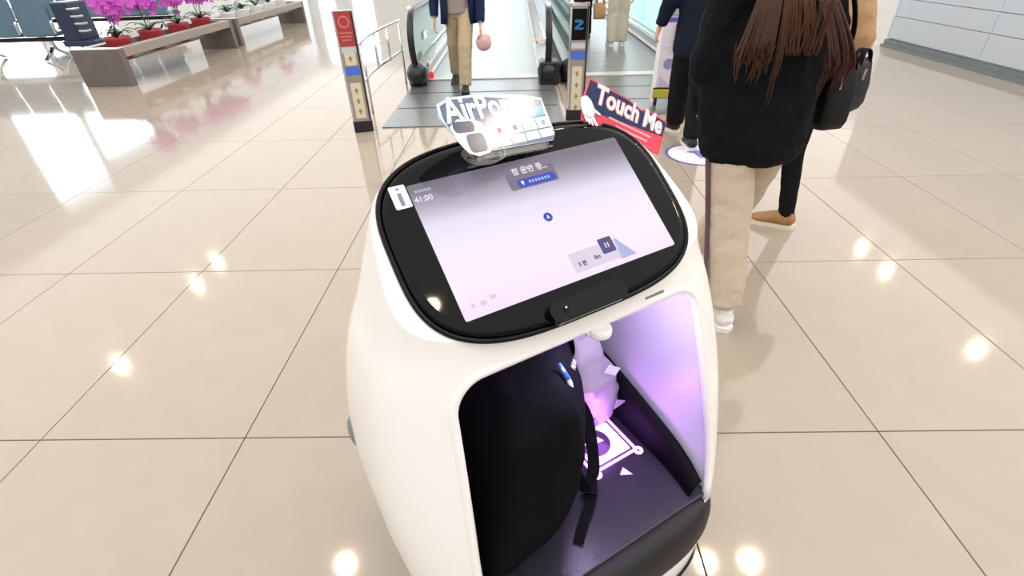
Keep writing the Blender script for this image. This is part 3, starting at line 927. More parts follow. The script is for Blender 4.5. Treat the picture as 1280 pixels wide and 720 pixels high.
# ================================================================== moving walkways
def balustrade(root, x, y0, y1, inner, outer_mat=None):
    """one side of a walkway in world coordinates; inner = +1/-1 towards the belt"""
    R_ = 0.36; top = 0.90; zc = top - R_
    # glass panels
    y = y0 + 0.05
    first = True
    while y < y1 - 0.1:
        ye = min(y + 1.9, y1)
        bm = NB()
        if first:
            poly = [(y0 + R_ + R_ * 0.9 * cos(a), zc + R_ * 0.9 * sin(a)) for a in [pi / 2 + (pi / 2) * k / 8 for k in range(9)]]
            poly = [(ye, 0.2), (ye, top - 0.03)] + poly + [(y0 + 0.06, 0.2)]
            prism(bm, poly, x - 0.006, x + 0.006, 'YZ')
            first = False
        else:
            box(bm, (x, (y + ye) / 2, (0.2 + top - 0.03) / 2), (0.012, ye - y - 0.008, top - 0.23))
        obj('glass_panel', bm, M_glass, root)
        y = ye
    # handrail with its end loop running down into the newel base
    path = [(x, y1, top), (x, (y0 + y1) / 2, top), (x, y0 + R_ + 0.3, top)]
    for k in range(0, 13):
        a = pi / 2 + pi * 0.78 * k / 12
        path.append((x, y0 + R_ + R_ * cos(a), zc + R_ * sin(a)))
    path.append((x, y0 + 0.20, 0.20))
    bm = NB(); tube(bm, [(p, 0.042, 0.022) for p in path], seg=12, ref=(1, 0, 0)); obj('handrail', bm, M_hand, root, True)
    # deck and skirt
    bm = NB(); box(bm, (x, (y0 + 0.25 + y1) / 2, 0.10), (0.16, y1 - y0 - 0.25, 0.20)); obj('side_deck', bm, M_steel, root, bevel=0.01)
    bm = NB(); box(bm, (x + inner * 0.10, (y0 + 0.55 + y1) / 2, 0.055), (0.035, y1 - y0 - 0.55, 0.03)); obj('skirt_light_strip', bm, M_cardwhite, root)
    bm = NB(); box(bm, (x + inner * 0.088, (y0 + 0.55 + y1) / 2, 0.20), (0.03, y1 - y0 - 0.55, 0.05)); obj('inner_trim', bm, M_chrome, root)
    # newel base
    bm = NB(); ell(bm, (x, y0 + 0.17, 0.155), (0.14, 0.20, 0.155), 24); box(bm, (x, y0 + 0.3, 0.09), (0.24, 0.3, 0.18))
    organic('newel_base', bm, M_hand, root, 0.015, 3)
    bm = NB(); ell(bm, (x, y0 + 0.15, top + 0.03), (0.03, 0.06, 0.03), 14); obj('newel_lamp', bm, M_cardwhite, root, True)

def walkway(name, label, xl, xr, y0, yn, y1, belt, beltmat):
    root = empty(name, (0, 0, 0)); tag(root, label, 'moving walkway', 'moving walkways')
    bm = NB(); box(bm, ((xl + xr) / 2, (y0 + yn + 0.45) / 2, 0.006), (xr - xl + 0.16, yn + 0.45 - y0, 0.010))
    obj('landing_plate', bm, M_plate, root)
    nseam = 2
    for k in range(1, nseam + 1):
        bm = NB(); yy = y0 + (yn + 0.45 - y0) * k / (nseam + 1); box(bm, ((xl + xr) / 2, yy, 0.012), (xr - xl + 0.1, 0.02, 0.003)); obj('plate_joint', bm, M_dark, root)
    bm = NB(); box(bm, ((xl + xr) / 2, yn + 0.55, 0.016), (xr - xl - 0.2, 0.22, 0.014)); obj('comb_plate', bm, mat('pale_comb', (206, 204, 196), 0.35, 0.4), root)
    # pallets of the belt
    bm = NB(); box(bm, ((xl + xr) / 2, 0, 0.012), (xr - xl - 0.2, 0.40 - 0.006, 0.012))
    y = yn + 0.66 + 0.2
    proto = None
    while y < y1:
        if proto is None:
            proto = obj('pallet', bm, beltmat, root); p = proto
        else:
            p = proto.copy(); col.objects.link(p)
        p.location = (0, y, 0)
        y += 0.40
    balustrade(root, xl, yn, y1, 1)
    balustrade(root, xr, yn, y1, -1)
    return root
w1 = walkway('moving_walkway', 'pale-belted moving walkway the man in the navy jacket steps off', -1.36, 0.40, 5.25, 6.98, 30.0, None, M_belt)
w2 = walkway('moving_walkway', 'grey-belted moving walkway with travellers riding away behind the screen post', 0.70, 2.42, 5.52, 7.0, 30.0, None, M_beltd)
bm = NB(); box(bm, (0.42, 7.15, 0.15), (0.26, 0.30, 0.28)); obj('newel_plinth', bm, M_hand, w1, bevel=0.02)
# stickers and lights of the first walkway
bm = NB(); ell(bm, (-1.20, 7.34, 0.10), (0.035, 0.03, 0.05), 14); obj('stop_button', bm, mat('red_button', (226, 44, 60), 0.3, emit=(255, 40, 60), estr=0.6), w1, True)
bm = NB(); box(bm, (-1.262, 7.95, 0.25), (0.004, 0.42, 0.10)); obj('green_sticker', bm, mat('pale_green_sticker', (170, 214, 190), 0.4), w1)
bm = NB(); box(bm, (-1.335, 8.0, 0.52), (0.004, 0.30, 0.10)); obj('white_sticker', bm, M_cardwhite, w1)
bm = NB(); cyl(bm, (0.33, 9.2, 0.24), 0.09, 0.004, 'Z', 20); obj('orange_sticker', bm, mat('orange_sticker', (240, 176, 104), 0.4), w1)
bm = NB(); box(bm, (0.336, 7.5, 0.08), (0.006, 0.12, 0.08)); obj('red_sticker', bm, mat('coral_sticker', (232, 120, 110), 0.4), w1)

# chrome guard rail beside the first walkway
gr = empty('guard_rail', (-1.66, 5.5, 0)); tag(gr, 'chrome two-bar guard rail between the red-topped post and the walkway', 'railing')
for (z) in (0.76, 0.40):
    bm = NB(); tube(bm, [(p, 0.016, 0.016) for p in smoothpath([(-0.02, 0.10, z - 0.04), (0.0, 0.55, z + 0.005), (0.04, 1.0, z + 0.02), (0.10, 1.85, z + 0.02)], 6)], seg=10)
    obj('rail_bar', bm, M_chrome, gr, True)
for (x, y, zl) in ((-0.01, 0.32, 0.0), (0.02, 0.78, 0.40), (0.06, 1.25, 0.40), (0.10, 1.82, 0.0)):
    bm = NB(); cyl(bm, (x, y, (zl + 0.77) / 2), 0.014, 0.77 - zl, seg=12); obj('rail_post', bm, M_chrome, gr, True)

# ================================================================== information posts
M_redp = mat('red_notice', (168, 58, 62), rough=0.4, noise=0.06)
M_cream = mat('cream_label', (214, 206, 186), rough=0.5)
M_arrow = mat('olive_arrow', (150, 140, 52), rough=0.5)
M_bluel = mat('blue_label', (74, 110, 206), rough=0.4)
def arrow_poly(s):
    return [(-0.4 * s, -0.1 * s), (0, 0.5 * s), (0.4 * s, -0.1 * s), (0.14 * s, -0.1 * s), (0.14 * s, -0.5 * s), (-0.14 * s, -0.5 * s), (-0.14 * s, -0.1 * s)]
def post(name, label, loc, rz, H, kind):
    root = empty(name, loc, rz); tag(root, label, 'post', 'walkway posts')
    W, D = 0.185, 0.10
    bm = NB(); prism(bm, rrect(W + 0.006, D + 0.006, 0.022, 5), 0.0, 0.11); obj('base', bm, M_dark, root)
    bm = NB(); prism(bm, rrect(W, D, 0.022, 5), 0.11, H); obj('column', bm, M_steel, root)
    for s in (-1, 1):
        bm = NB(); box(bm, (s * (W / 2 - 0.012), -D / 2 - 0.001, (0.11 + H) / 2), (0.014, 0.006, H - 0.13)); obj('edge_strip', bm, M_dark if s > 0 else M_chrome, root)
    yf = -D / 2 - 0.0005
    if kind == 'red':
        bm = NB(); box(bm, (0, yf, H - 0.15), (W - 0.01, 0.004, 0.29)); rp = obj('red_sign', bm, M_redp, root)
        bm = NB(); tube(bm, [((0.045 * cos(a * pi / 12), yf - 0.0025, H - 0.09 + 0.045 * sin(a * pi / 12)), 0.006, 0.001) for a in range(24)], seg=6, closed=True)
        obj('sign_ring', bm, mat('dull_pink_print', (206, 120, 116), 0.5), rp)
        for q in range(3):
            bm = NB(); box(bm, (0, yf - 0.0025, H - 0.18 - 0.03 * q), (0.12 - 0.02 * q, 0.001, 0.010)); obj('sign_line', bm, MATS['dull_pink_print'], rp)
        labels = [('y', H - 0.40), ('b', H - 0.51), ('y', H - 0.69), ('y', H - 0.79), ('y', H - 0.89)]
        bm = NB(); box(bm, (0, yf, H - 0.325), (W - 0.05, 0.003, 0.05)); obj('plain_label', bm, M_ltgrey, root)
        backs = [(H - 0.40, 0.12), (H - 0.79, 0.34)]
    else:
        bm = NB(); prism(bm, rrect(W + 0.004, D + 0.004, 0.024, 5), H, H + 0.02); obj('top_cap', bm, M_chrome, root)
        bm = NB(); box(bm, (0, yf, H - 0.16), (W - 0.045, 0.004, 0.27)); sc = obj('display', bm, M_bezel, root)
        bm = NB(); prism(bm, [(x * 0.085, z * 0.085 + H - 0.16) for (x, z) in ((-.5, .5), (.3, .5), (.5, .2), (-.1, -.3), (.5, -.3), (.5, -.5), (-.5, -.5), (-.5, -.3), (.1, .2), (-.5, .2))], yf - 0.004, yf - 0.002, 'XZ')
        obj('display_glyph', bm, emat('blue_display_glyph', (70, 130, 190), 0.7), sc)
        labels = [('b', H - 0.43), ('y', H - 0.60), ('y', H - 0.71), ('y', H - 0.82), ('y', H - 0.93)]
        backs = [(H - 0.765, 0.46)]
        bm = NB(); box(bm, (0, yf, H - 0.345), (W - 0.05, 0.003, 0.05)); obj('plain_label', bm, M_ltgrey, root)
    for (z, h) in backs:
        bm = NB(); box(bm, (0, yf, z), (W - 0.085, 0.002, h)); obj('label_strip', bm, M_cream, root)
    for (t, z) in labels:
        bm = NB()
        if t == 'b': prism(bm, rrect(W - 0.05, 0.08, 0.006, cy=z), yf - 0.004, yf, 'XZ'); obj('blue_label', bm, M_bluel, root)
        else:
            prism(bm, [(x, zz + z) for (x, zz) in arrow_poly(0.055)], yf - 0.003, yf, 'XZ'); obj('arrow', bm, M_arrow, root)
    return root
post('walkway_post', 'steel post with red sign panel and black base left of the walkway', (-1.61, 5.18, 0), radians(14), 1.10, 'red')
post('walkway_post', 'steel post with dark display and blue label between the walkways', (0.60, 5.42, 0), radians(-4), 1.07, 'screen')

# ================================================================== notice stand
ns = empty('notice_stand', (1.72, 5.85, 0.012), radians(-6)); tag(ns, 'white wheeled notice stand with lavender poster and yellow base stripe', 'notice stand')
bm = NB(); box(bm, (0, 0, 0.52), (0.42, 0.05, 0.66)); obj('board', bm, mat('lavender_white_poster', (214, 208, 220), 0.4, noise=0.02), ns, bevel=0.008)
bm = NB(); box(bm, (-0.205, 0, 0.45), (0.035, 0.06, 0.82)); box(bm, (0.205, 0, 0.45), (0.035, 0.06, 0.82)); obj('frame', bm, M_cardwhite, ns, bevel=0.005)
bm = NB(); box(bm, (0, 0.0, 0.865), (0.44, 0.055, 0.045)); obj('top_strip', bm, mat('violet_strip', (92, 84, 170), 0.4), ns)
bm = NB(); box(bm, (0.05, -0.045, 0.73), (0.24, 0.03, 0.22)); obj('leaflet_holder', bm, mat('beige_leaflet', (206, 196, 194), 0.5), ns, bevel=0.006)
bm = NB(); cyl(bm, (-0.08, -0.027, 0.44), 0.055, 0.004, 'Y', 24); obj('poster_dot', bm, mat('dusty_violet_print', (138, 134, 178), 0.5), ns)
bm = NB(); cyl(bm, (0.09, -0.027, 0.40), 0.06, 0.004, 'Y', 24); obj('poster_dot', bm, mat('dusty_pink_print', (196, 150, 160), 0.5), ns)
for k in range(3):
    bm = NB(); box(bm, (0.0, -0.027, 0.60 - 0.03 * k), (0.30 - 0.05 * k, 0.003, 0.010)); obj('poster_line', bm, M_ltgrey, ns)
bm = NB(); prism(bm, [(-0.16, 0.2), (-0.02, 0.2), (-0.16, 0.32)], -0.028, -0.026, 'XZ'); obj('poster_corner', bm, mat('dusty_pink_print2', (196, 176, 196), 0.5), ns)
bm = NB(); box(bm, (0, 0, 0.135), (0.42, 0.10, 0.09)); obj('yellow_base', bm, mat('dull_yellow', (178, 170, 60), 0.5), ns, bevel=0.006)
bm = NB(); box(bm, (0, 0, 0.185), (0.42, 0.08, 0.02)); obj('base_line', bm, M_dark, ns)
for s in (-1, 1):
    bm = NB(); cyl(bm, (s * 0.17, 0, 0.045), 0.045, 0.03, 'X', 20); obj('caster', bm, M_dark, ns)
# floor sign sticker
fs = empty('floor_sticker', (1.56, 4.27, 0)); tag(fs, 'round white floor sticker with violet ring and arrow', 'floor sticker')
circ = lambda r: [(r * cos(a * pi / 24), r * sin(a * pi / 24)) for a in range(48)]
bm = NB(); prism(bm, circ(0.27), 0.0005, 0.0015); obj('violet_ring', bm, mat('violet_vinyl', (92, 78, 170), 0.4), fs)
bm = NB(); prism(bm, circ(0.245), 0.0015, 0.0022); obj('white_disc', bm, mat('white_vinyl', (232, 230, 238), 0.35), fs)
bm = NB(); prism(bm, [(0.14, -0.10), (0.14, 0.10), (0.02, 0.10), (-0.09, 0.06), (-0.02, 0.03), (0.0, -0.10)], 0.0022, 0.0028); obj('violet_arrow', bm, MATS['violet_vinyl'], fs)

# ================================================================== planters and pots
def planter(name, label, y0, y1, near_panel):
    root = empty(name, (-5.95, y0, 0)); tag(root, label, 'planter bench', 'planter benches')
    L = y1 - y0
    for (y, w_) in ((0.06, 0.12), (L - 0.06, 0.12)):
        bm = NB(); box(bm, (0, y, 0.245), (0.69, w_, 0.49)); obj('end_panel', bm, M_wood, root, bevel=0.006)
    for s in (-1, 1):
        bm = NB(); box(bm, (s * 0.275, L / 2, 0.43), (0.14, L - 0.24, 0.12)); obj('side_rail', bm, M_wood2, root, bevel=0.006)
    for sx in (-1, 1):
        bm = NB(); box(bm, (sx * 0.06, L / 2, 0.285), (0.08, L - 0.24, 0.02)); obj('shelf_slat', bm, M_wood, root)
    bm = NB(); box(bm, (0, 0.06, 0.494), (0.66, 0.12, 0.008)); obj('top_cap', bm, M_cardwhite, root)
    return root
planter('planter_bench', 'brown planter bench carrying the red-potted orchids', 7.58, 10.95, True)
planter('planter_bench', 'brown planter bench farther back carrying the white pots', 11.10, 14.9, True)

def leaf_mesh(bm, base, ang, L, W, lift):
    d = Vector((cos(ang), sin(ang), 0)); s = Vector((-sin(ang), cos(ang), 0))
    pts = []
    for k in range(6):
        t = k / 5
        pts.append((Vector(base) + d * L * t + Vector((0, 0, lift * sin(t * pi * 0.75))), W * sin(pi * min(0.98, 0.12 + t * 0.86))))
    L_, R__ = [], []
    for p, w_ in pts:
        L_.append(bm.verts.new(p + s * w_ + Vector((0, 0, 0.01)))); R__.append(bm.verts.new(p - s * w_ + Vector((0, 0, 0.01))))
    Mid = [bm.verts.new(p) for p, w_ in pts]
    for k in range(5):
        bm.faces.new((L_[k], L_[k + 1], Mid[k + 1], Mid[k])); bm.faces.new((Mid[k], Mid[k + 1], R__[k + 1], R__[k]))

def flower(bm, c, r, up):
    up = Vector(up).normalized(); a = up.orthogonal().normalized(); b = up.cross(a)
    ctr = bm.verts.new(Vector(c))
    for k in range(5):
        t0 = 2 * pi * k / 5
        p = [Vector(c) + (a * cos(t0 + d) + b * sin(t0 + d)) * r * q + up * r * h for (d, q, h) in ((-0.5, 0.7, 0.15), (0, 1.0, 0.25), (0.5, 0.7, 0.15))]
        v = [bm.verts.new(x) for x in p]
        bm.faces.new((ctr, v[0], v[1], v[2]))

def orchid(label, x, y, z, potm, petm, group, H=0.45, nst=4, seed=0, pr=0.15, flowers=True):
    rr = random.Random(seed)
    root = empty('potted_orchid', (x, y, z)); tag(root, label, 'potted plant', group)
    bm = NB()
    prf = [(0.0, 0.68), (0.01, 0.72), (0.10, 0.86), (0.24, 0.98), (0.27, 1.04), (0.285, 1.0), (0.262, 0.9)]
    rings = [[bm.verts.new((pr * q * cos(2 * pi * k / 28) * (1 + 0.02 * (k % 2)), pr * q * sin(2 * pi * k / 28) * (1 + 0.02 * (k % 2)), zz)) for k in range(28)] for zz, q in prf]
    for i in range(len(rings) - 1):
        for k in range(28): bm.faces.new((rings[i][k], rings[i][(k + 1) % 28], rings[i + 1][(k + 1) % 28], rings[i + 1][k]))
    bm.faces.new(list(reversed(rings[0]))); bm.faces.new(rings[-1])
    obj('pot', bm, potm, root, True)
    for k in range(9):
        bm = NB(); leaf_mesh(bm, (0, 0, 0.26), k * 0.7 + rr.random() * 0.4, 0.20 + 0.10 * rr.random(), 0.035, 0.05 + 0.08 * rr.random())
        obj('leaf', bm, M_leaf, root, True)
    if not flowers: return root
    bmf = NB()
    for k in range(nst):
        a = rr.random() * 6.28; lean = 0.08 + 0.12 * rr.random()
        pth = smoothpath([(0.02 * cos(a), 0.02 * sin(a), 0.25), (lean * 0.5 * cos(a), lean * 0.5 * sin(a), 0.30 + H * 0.6), (lean * cos(a), lean * sin(a), 0.30 + H), (lean * 1.7 * cos(a), lean * 1.7 * sin(a), 0.28 + H * 0.92)], 5)
        bm = NB(); tube(bm, [(p, 0.005, 0.005) for p in pth], seg=6); obj('flower_stem', bm, M_leaf, root, True)
        for q in range(22):
            t = pth[int(len(pth) * (0.42 + 0.57 * rr.random()))]
            o_ = Vector((rr.gauss(0, 0.075), rr.gauss(0, 0.075), rr.gauss(0, 0.06)))
            flower(bmf, t + o_, 0.042 + 0.02 * rr.random(), o_ + Vector((0.2, -0.5, 0.15)))
    fl = obj('blossoms', bmf, petm, root); fl['kind'] = 'stuff'
    return root
place = ['nearest the grey seats', 'second from the near bench end', 'third from the near bench end', 'last before the white pots']
for k, y in enumerate((8.14, 8.94, 9.74, 10.5)):
    orchid('magenta orchid in a red pot, ' + place[k], -5.95, y, 0.296, M_redpot, M_petal, 'magenta orchids in red pots', 0.42, 5, 10 + k, 0.17)
names = ['first', 'second', 'third', 'fourth', 'fifth']
for k, y in enumerate((11.55, 12.2, 12.9, 13.6, 14.3)):
    orchid('green plant in a white pot, %s along the far planter bench' % names[k], -5.95, y, 0.296, M_whitepot, M_petal2, 'plants in white pots', 0.30, 2, 30 + k, 0.15, k in (1, 3))

# ================================================================== waiting seats
def seat_row(label, x0, n, y, rz=0.0):
    root = empty('waiting_seat_row', (x0, y, 0), rz); tag(root, label, 'seats')
    L = n * 0.62
    bm = NB(); box(bm, (-L / 2, 0.28, 0.33), (L, 0.07, 0.07)); obj('beam', bm, M_dark, root, bevel=0.01)
    for k in range(n):
        cx = -(k + 0.5) * 0.62
        bm = NB(); prism(bm, rrect(0.56, 0.60, 0.05, 5, cx=cx, cy=0.72), -0.03, 0.03, 'XZ')
        o = obj('backrest', bm, M_seat, root); o.rotation_euler = (radians(-8), 0, 0)
        bm = NB(); box(bm, (cx, 0.30, 0.43), (0.56, 0.50, 0.07)); obj('seat_pad', bm, M_seat, root, bevel=0.02)
    for k in range(n + 1):
        cx = -k * 0.62
        bm = NB()
        strip(bm, smoothpath([(cx, 0.02, 0.44), (cx, 0.05, 0.64), (cx, 0.30, 0.66), (cx, 0.52, 0.64)], 5), 0.022, 0.012, (1, 0, 0)); obj('armrest', bm, M_chrome, root)
    for cx in (-0.35, -L / 2, -L + 0.35):
        bm = NB()
        strip(bm, smoothpath([(cx, -0.05, 0.02), (cx, 0.22, 0.16), (cx, 0.28, 0.30), (cx, 0.34, 0.16), (cx, 0.58, 0.02)], 5), 0.03, 0.014, (1, 0, 0)); obj('leg', bm, M_chrome, root)
    return root
seat_row('steel-blue waiting seats in a row behind the near planter bench', -8.32, 5, 9.9, radians(4))
sr = seat_row('second row of blue waiting seats behind the orchids', -8.2, 5, 13.2, radians(4))
# side panel at the aisle end of the near seats
ep = empty('seat_end_console', (-7.95, 10.15, 0)); tag(ep, 'dark navy end console with chrome ribs beside the waiting seats', 'console')
bm = NB(); box(bm, (-0.10, 0, 0.62), (0.30, 0.5, 0.62)); obj('cabinet', bm, M_seatd, ep, bevel=0.03)
bm = NB(); box(bm, (-0.02, 0, 0.27), (0.6, 0.5, 0.10)); obj('plinth', bm, M_seatd, ep, bevel=0.02)
for k in range(4):
    bm = NB(); box(bm, (0.11 + 0.015 * k, -0.2, 0.82 - 0.115 * k), (0.14, 0.14, 0.035)); obj('chrome_rib', bm, M_chrome, ep, bevel=0.01)
for s in (-1, 1):
    bm = NB(); cyl(bm, (0.05 * s - 0.02, 0.15 * s, 0.11), 0.03, 0.22, seg=14); obj('leg', bm, M_chrome, ep)
# far dark seats seen past the partition
bench = seat_row('dark teal seats far off past the end of the white partition', 8.6, 3, 14.0, 0)

# ================================================================== people
def cloth(name, rgb, noise=0.12, scale=60, rough=0.8):
    return mat(name, rgb, rough=rough, noise=noise, scale=scale, bump=0.12, bscale=250, spec=0.12)

def make_hand(bm, wrist, direction, side, palm_n, r=0.0085, curl=0.5):
    d = Vector(direction).normalized(); n_ = Vector(palm_n); n_ = (n_ - d * n_.dot(d)).normalized(); s = d.cross(n_) * side
    w_ = Vector(wrist)
    tube(bm, [(w_ - d * 0.03, 0.026, 0.020), (w_, 0.027, 0.018), (w_ + d * 0.04, 0.038, 0.015), (w_ + d * 0.085, 0.040, 0.013), (w_ + d * 0.095, 0.034, 0.010)], seg=12, ref=s)
    for k, (off, L) in enumerate(((-0.030, 0.062), (-0.010, 0.075), (0.010, 0.080), (0.030, 0.070))):
        p0 = w_ + d * 0.08 + s * off
        p1 = p0 + d * L * 0.45 + n_ * L * 0.15 * curl
        p2 = p1 + d * L * 0.28 + n_ * L * 0.35 * curl
        p3 = p2 + d * L * 0.12 + n_ * L * 0.32 * curl
        tube(bm, [(p0, r, r), (p1, r, r), (p2, r * 0.92, r * 0.92), (p3, r * 0.75, r * 0.75)], seg=8)
    q0 = w_ + d * 0.025 + s * 0.030
    q1 = q0 + s * 0.026 + d * 0.028 + n_ * 0.008
    q2 = q1 + s * 0.008 + d * 0.030 + n_ * 0.010
    tube(bm, [(q0, r * 1.3, r * 1.3), (q1, r * 1.15, r * 1.1), (q2, r * 0.8, r * 0.8)], seg=8)

def shoe(name, foot, yaw, pitch, m_up, m_sole, parent, L=0.27, W=0.052):
    """foot: heel-bottom position in the person's frame; yaw turns the toe, 0 = forward"""
    F_ = Matrix.Translation(foot) @ Matrix.Rotation(yaw, 4, 'Z') @ Matrix.Rotation(pitch, 4, 'X')
    e = empty(name); e.parent = parent; e.matrix_local = F_
    e.name = name
    bm = NB()
    tube(bm, [((0, -0.02, 0.045), W * 0.55, 0.022), ((0, 0.0, 0.055), W * 0.85, 0.045), ((0, 0.05, 0.062), W * 0.88, 0.052), ((0, 0.11, 0.055), W * 0.92, 0.044), ((0, 0.17, 0.042), W * 1.02, 0.030), ((0, 0.215, 0.036), W * 0.9, 0.022), ((0, 0.238, 0.032), W * 0.45, 0.012)], seg=16, ref=(1, 0, 0))
    tube(bm, [((0, 0.035, 0.05), 0.040, 0.048), ((0, 0.025, 0.115), 0.036, 0.042)], seg=14, ref=(1, 0, 0))
    organic('upper', bm, m_up, e, 0.008, 3)
    bm = NB()
    out = [(W * 0.72, -0.018), (W * 0.92, 0.03), (W * 0.88, 0.09), (W * 1.1, 0.17), (W * 0.9, 0.225), (W * 0.3, 0.250), (-W * 0.3, 0.250), (-W * 0.9, 0.225), (-W * 1.0, 0.17), (-W * 0.85, 0.09), (-W * 0.9, 0.03), (-W * 0.72, -0.018), (0, -0.034)]
    prism(bm, out, 0.0, 0.026); obj('sole', bm, m_sole, e, bevel=0.006)
    bm = NB()
    for k in range(4):
        y = 0.085 + 0.022 * k
        tube(bm, [((-0.026, y, 0.082 - 0.006 * k), 0.003, 0.003), ((0, y + 0.004, 0.101 - 0.0085 * k), 0.003, 0.003), ((0.026, y, 0.082 - 0.006 * k), 0.003, 0.003)], seg=6)
    obj('laces', bm, m_sole, e, True)
    return e

def lerp(a, b, t): return Vector(a) * (1 - t) + Vector(b) * t

def person(label, loc, rz, P):
    """P: dict of pose and clothing; frame x right, y forward, z up"""
    root = empty('person', loc, rz); tag(root, label, 'person')
    H = P.get('H', 1.65); k = H / 1.65
    vox = P.get('vox', 0.012)
    hipz, shz = 0.86 * k, 1.36 * k
    hip = {s: Vector((s * 0.085 + P.get('hx', 0), P.get('hy', 0), hipz)) for s in (-1, 1)}
    lean = Vector(P.get('lean', (0, 0, 0)))
    shd = {s: Vector((s * 0.165, 0, shz)) + lean for s in (-1, 1)}
    ank, knee, elb, wri = {}, {}, {}, {}
    for s in (-1, 1):
        fx, fy, fz, fyaw, fpit = P['feet'][s]
        heel = Vector((fx, fy, fz))
        ank[s] = heel + Matrix.Rotation(fyaw, 3, 'Z') @ Vector((0, 0.035, 0.09))
        knee[s] = lerp(hip[s], ank[s], 0.48) + Vector(P.get('kneeoff', {}).get(s, (0, 0.05, 0)))
        wri[s] = Vector(P['hands'][s])
        elb[s] = lerp(shd[s], wri[s], 0.5) + Vector(P.get('elboff', {}).get(s, (s * 0.03, -0.06, 0)))
    headc = Vector((0, 0.02, 1.535 * k)) + lean * 1.1
    # ---- continuous body
    bm = NB()
    ell(bm, headc, (0.075, 0.092, 0.112), 24)
    ell(bm, headc + Vector((0, 0.035, -0.055)), (0.055, 0.055, 0.06), 18)
    tube(bm, [(headc + Vector((0, 0.085, 0.015)), 0.008, 0.008), (headc + Vector((0, 0.105, -0.022)), 0.016, 0.013), (headc + Vector((0, 0.085, -0.03)), 0.012, 0.008)], seg=10)
    for s in (-1, 1):
        ell(bm, headc + Vector((s * 0.077, -0.005, -0.005)), (0.010, 0.020, 0.030), 12)
        ell(bm, headc + Vector((s * 0.032, 0.078, 0.012)), (0.017, 0.012, 0.012), 10)
    ell(bm, headc + Vector((0, 0.083, -0.062)), (0.024, 0.010, 0.008), 12)
    tube(bm, [(Vector((0, -0.005, shz - 0.02)) + lean, 0.065, 0.055), (lerp((0, 0, shz + 0.04), headc, 0.2) + lean * 0.8, 0.052, 0.050), (headc - Vector((0, 0.01, 0.04)), 0.055, 0.06)], seg=16, ref=(1, 0, 0))
    tube(bm, [((0, P.get('hy', 0), hipz - 0.06), 0.13, 0.09), ((0, 0, hipz + 0.08), 0.13, 0.09), (Vector((0, 0, 1.08 * k)) + lean * 0.5, 0.115, 0.08), (Vector((0, 0, 1.25 * k)) + lean * 0.8, 0.15, 0.095), (Vector((0, 0, shz)) + lean, 0.145, 0.07)], seg=20, ref=(1, 0, 0))
    for s in (-1, 1):
        tube(bm, [(hip[s] + Vector((0, 0, 0.04)), 0.07, 0.07), (lerp(hip[s], knee[s], 0.4), 0.064, 0.066), (knee[s], 0.047, 0.05), (lerp(knee[s], ank[s], 0.35), 0.045, 0.048), (ank[s], 0.032, 0.034)], seg=14)
        tube(bm, [(lerp(shd[s], (0, 0, shz), 0.3), 0.05, 0.05), (shd[s], 0.046, 0.048), (elb[s], 0.035, 0.035), (lerp(elb[s], wri[s], 0.4), 0.034, 0.034), (wri[s], 0.024, 0.022)], seg=12)
        d = P.get('handdir', {}).get(s, (wri[s] - elb[s]))
        make_hand(bm, wri[s], d, s, P.get('palm', {}).get(s, (-s, 0.1, 0)), 0.0095 if vox < 0.011 else 0.0115, P.get('curl', 0.7))
    organic('body', bm, M_skin, root, vox * 0.75, 2)
    for s in (-1, 1):
        bm = NB(); ell(bm, headc + Vector((s * 0.032, 0.086, 0.012)), (0.010, 0.006, 0.006), 12); obj('eye', bm, M_black, root, True)
    # ---- trousers
    tr = P['legr']
    bm = NB()
    hy = P.get('hy', 0)
    tube(bm, [((0, hy, hipz - 0.07), 0.15, 0.105), ((0, hy * 0.6, hipz + 0.02), 0.168, 0.118), ((0, 0, hipz + 0.13), 0.15, 0.10)], seg=24, ref=(1, 0, 0))
    for s in (-1, 1):
        a2 = lerp(ank[s], knee[s], P.get('rise', 0.02))
        tube(bm, [(hip[s] + Vector((0, 0, 0.03)), tr[0], tr[0]), (lerp(hip[s], knee[s], 0.45), (tr[0] + tr[1]) / 2, (tr[0] + tr[1]) / 2), (knee[s], tr[1], tr[1]), (lerp(knee[s], a2, 0.5), (tr[1] + tr[2]) / 2, (tr[1] + tr[2]) / 2), (a2 - Vector((0, 0, P.get('drop', 0.02))), tr[2], tr[2])], seg=18)
    organic('trousers', bm, P['legm'], root, vox, 4, P.get('legwr', 0.014), 0.07)
    # ---- upper garment
    bm = NB()
    hem = P['hem']
    T = P['torso']          # list of (z, rx, ry)
    tube(bm, [(Vector((0, hy * 0.4 * (1 if z < 1.0 else 0) + P.get('ty', 0), z)) + lean * max(0, (z - 0.8) / 0.55), rx, ry) for (z, rx, ry) in T], seg=28, ref=(1, 0, 0))
    sr_ = P['sleeve']
    for s in (-1, 1):
        cuff = lerp(elb[s], wri[s], P.get('cuff', 0.92))
        tube(bm, [(lerp(shd[s], Vector((0, 0, shz)) + lean, 0.4), sr_[0], sr_[0]), (shd[s] + Vector((0, 0, -0.01)), sr_[0], sr_[0]), (lerp(shd[s], elb[s], 0.55), sr_[1], sr_[1]), (elb[s], sr_[1], sr_[1]), (lerp(elb[s], cuff, 0.6), sr_[2] * 1.08, sr_[2] * 1.08), (cuff, sr_[2], sr_[2])], seg=16)
    organic(P.get('topname', 'sweater'), bm, P['topm'], root, vox, 4, P.get('topwr', 0.02), 0.09)
    # ---- hair
    bm = NB(); ell(bm, headc + Vector((0, -0.022, 0.025)), (0.090, 0.098, 0.112), 22)
    hm = P.get('hairm', M_hair)
    organic('hair_cap', bm, hm, root, 0.012, 2)
    # ---- shoes
    for s in (-1, 1):
        fx, fy, fz, fyaw, fpit = P['feet'][s]
        shoe('shoe', (fx, fy, fz), fyaw, fpit, P['shoem'], P['solem'], root)
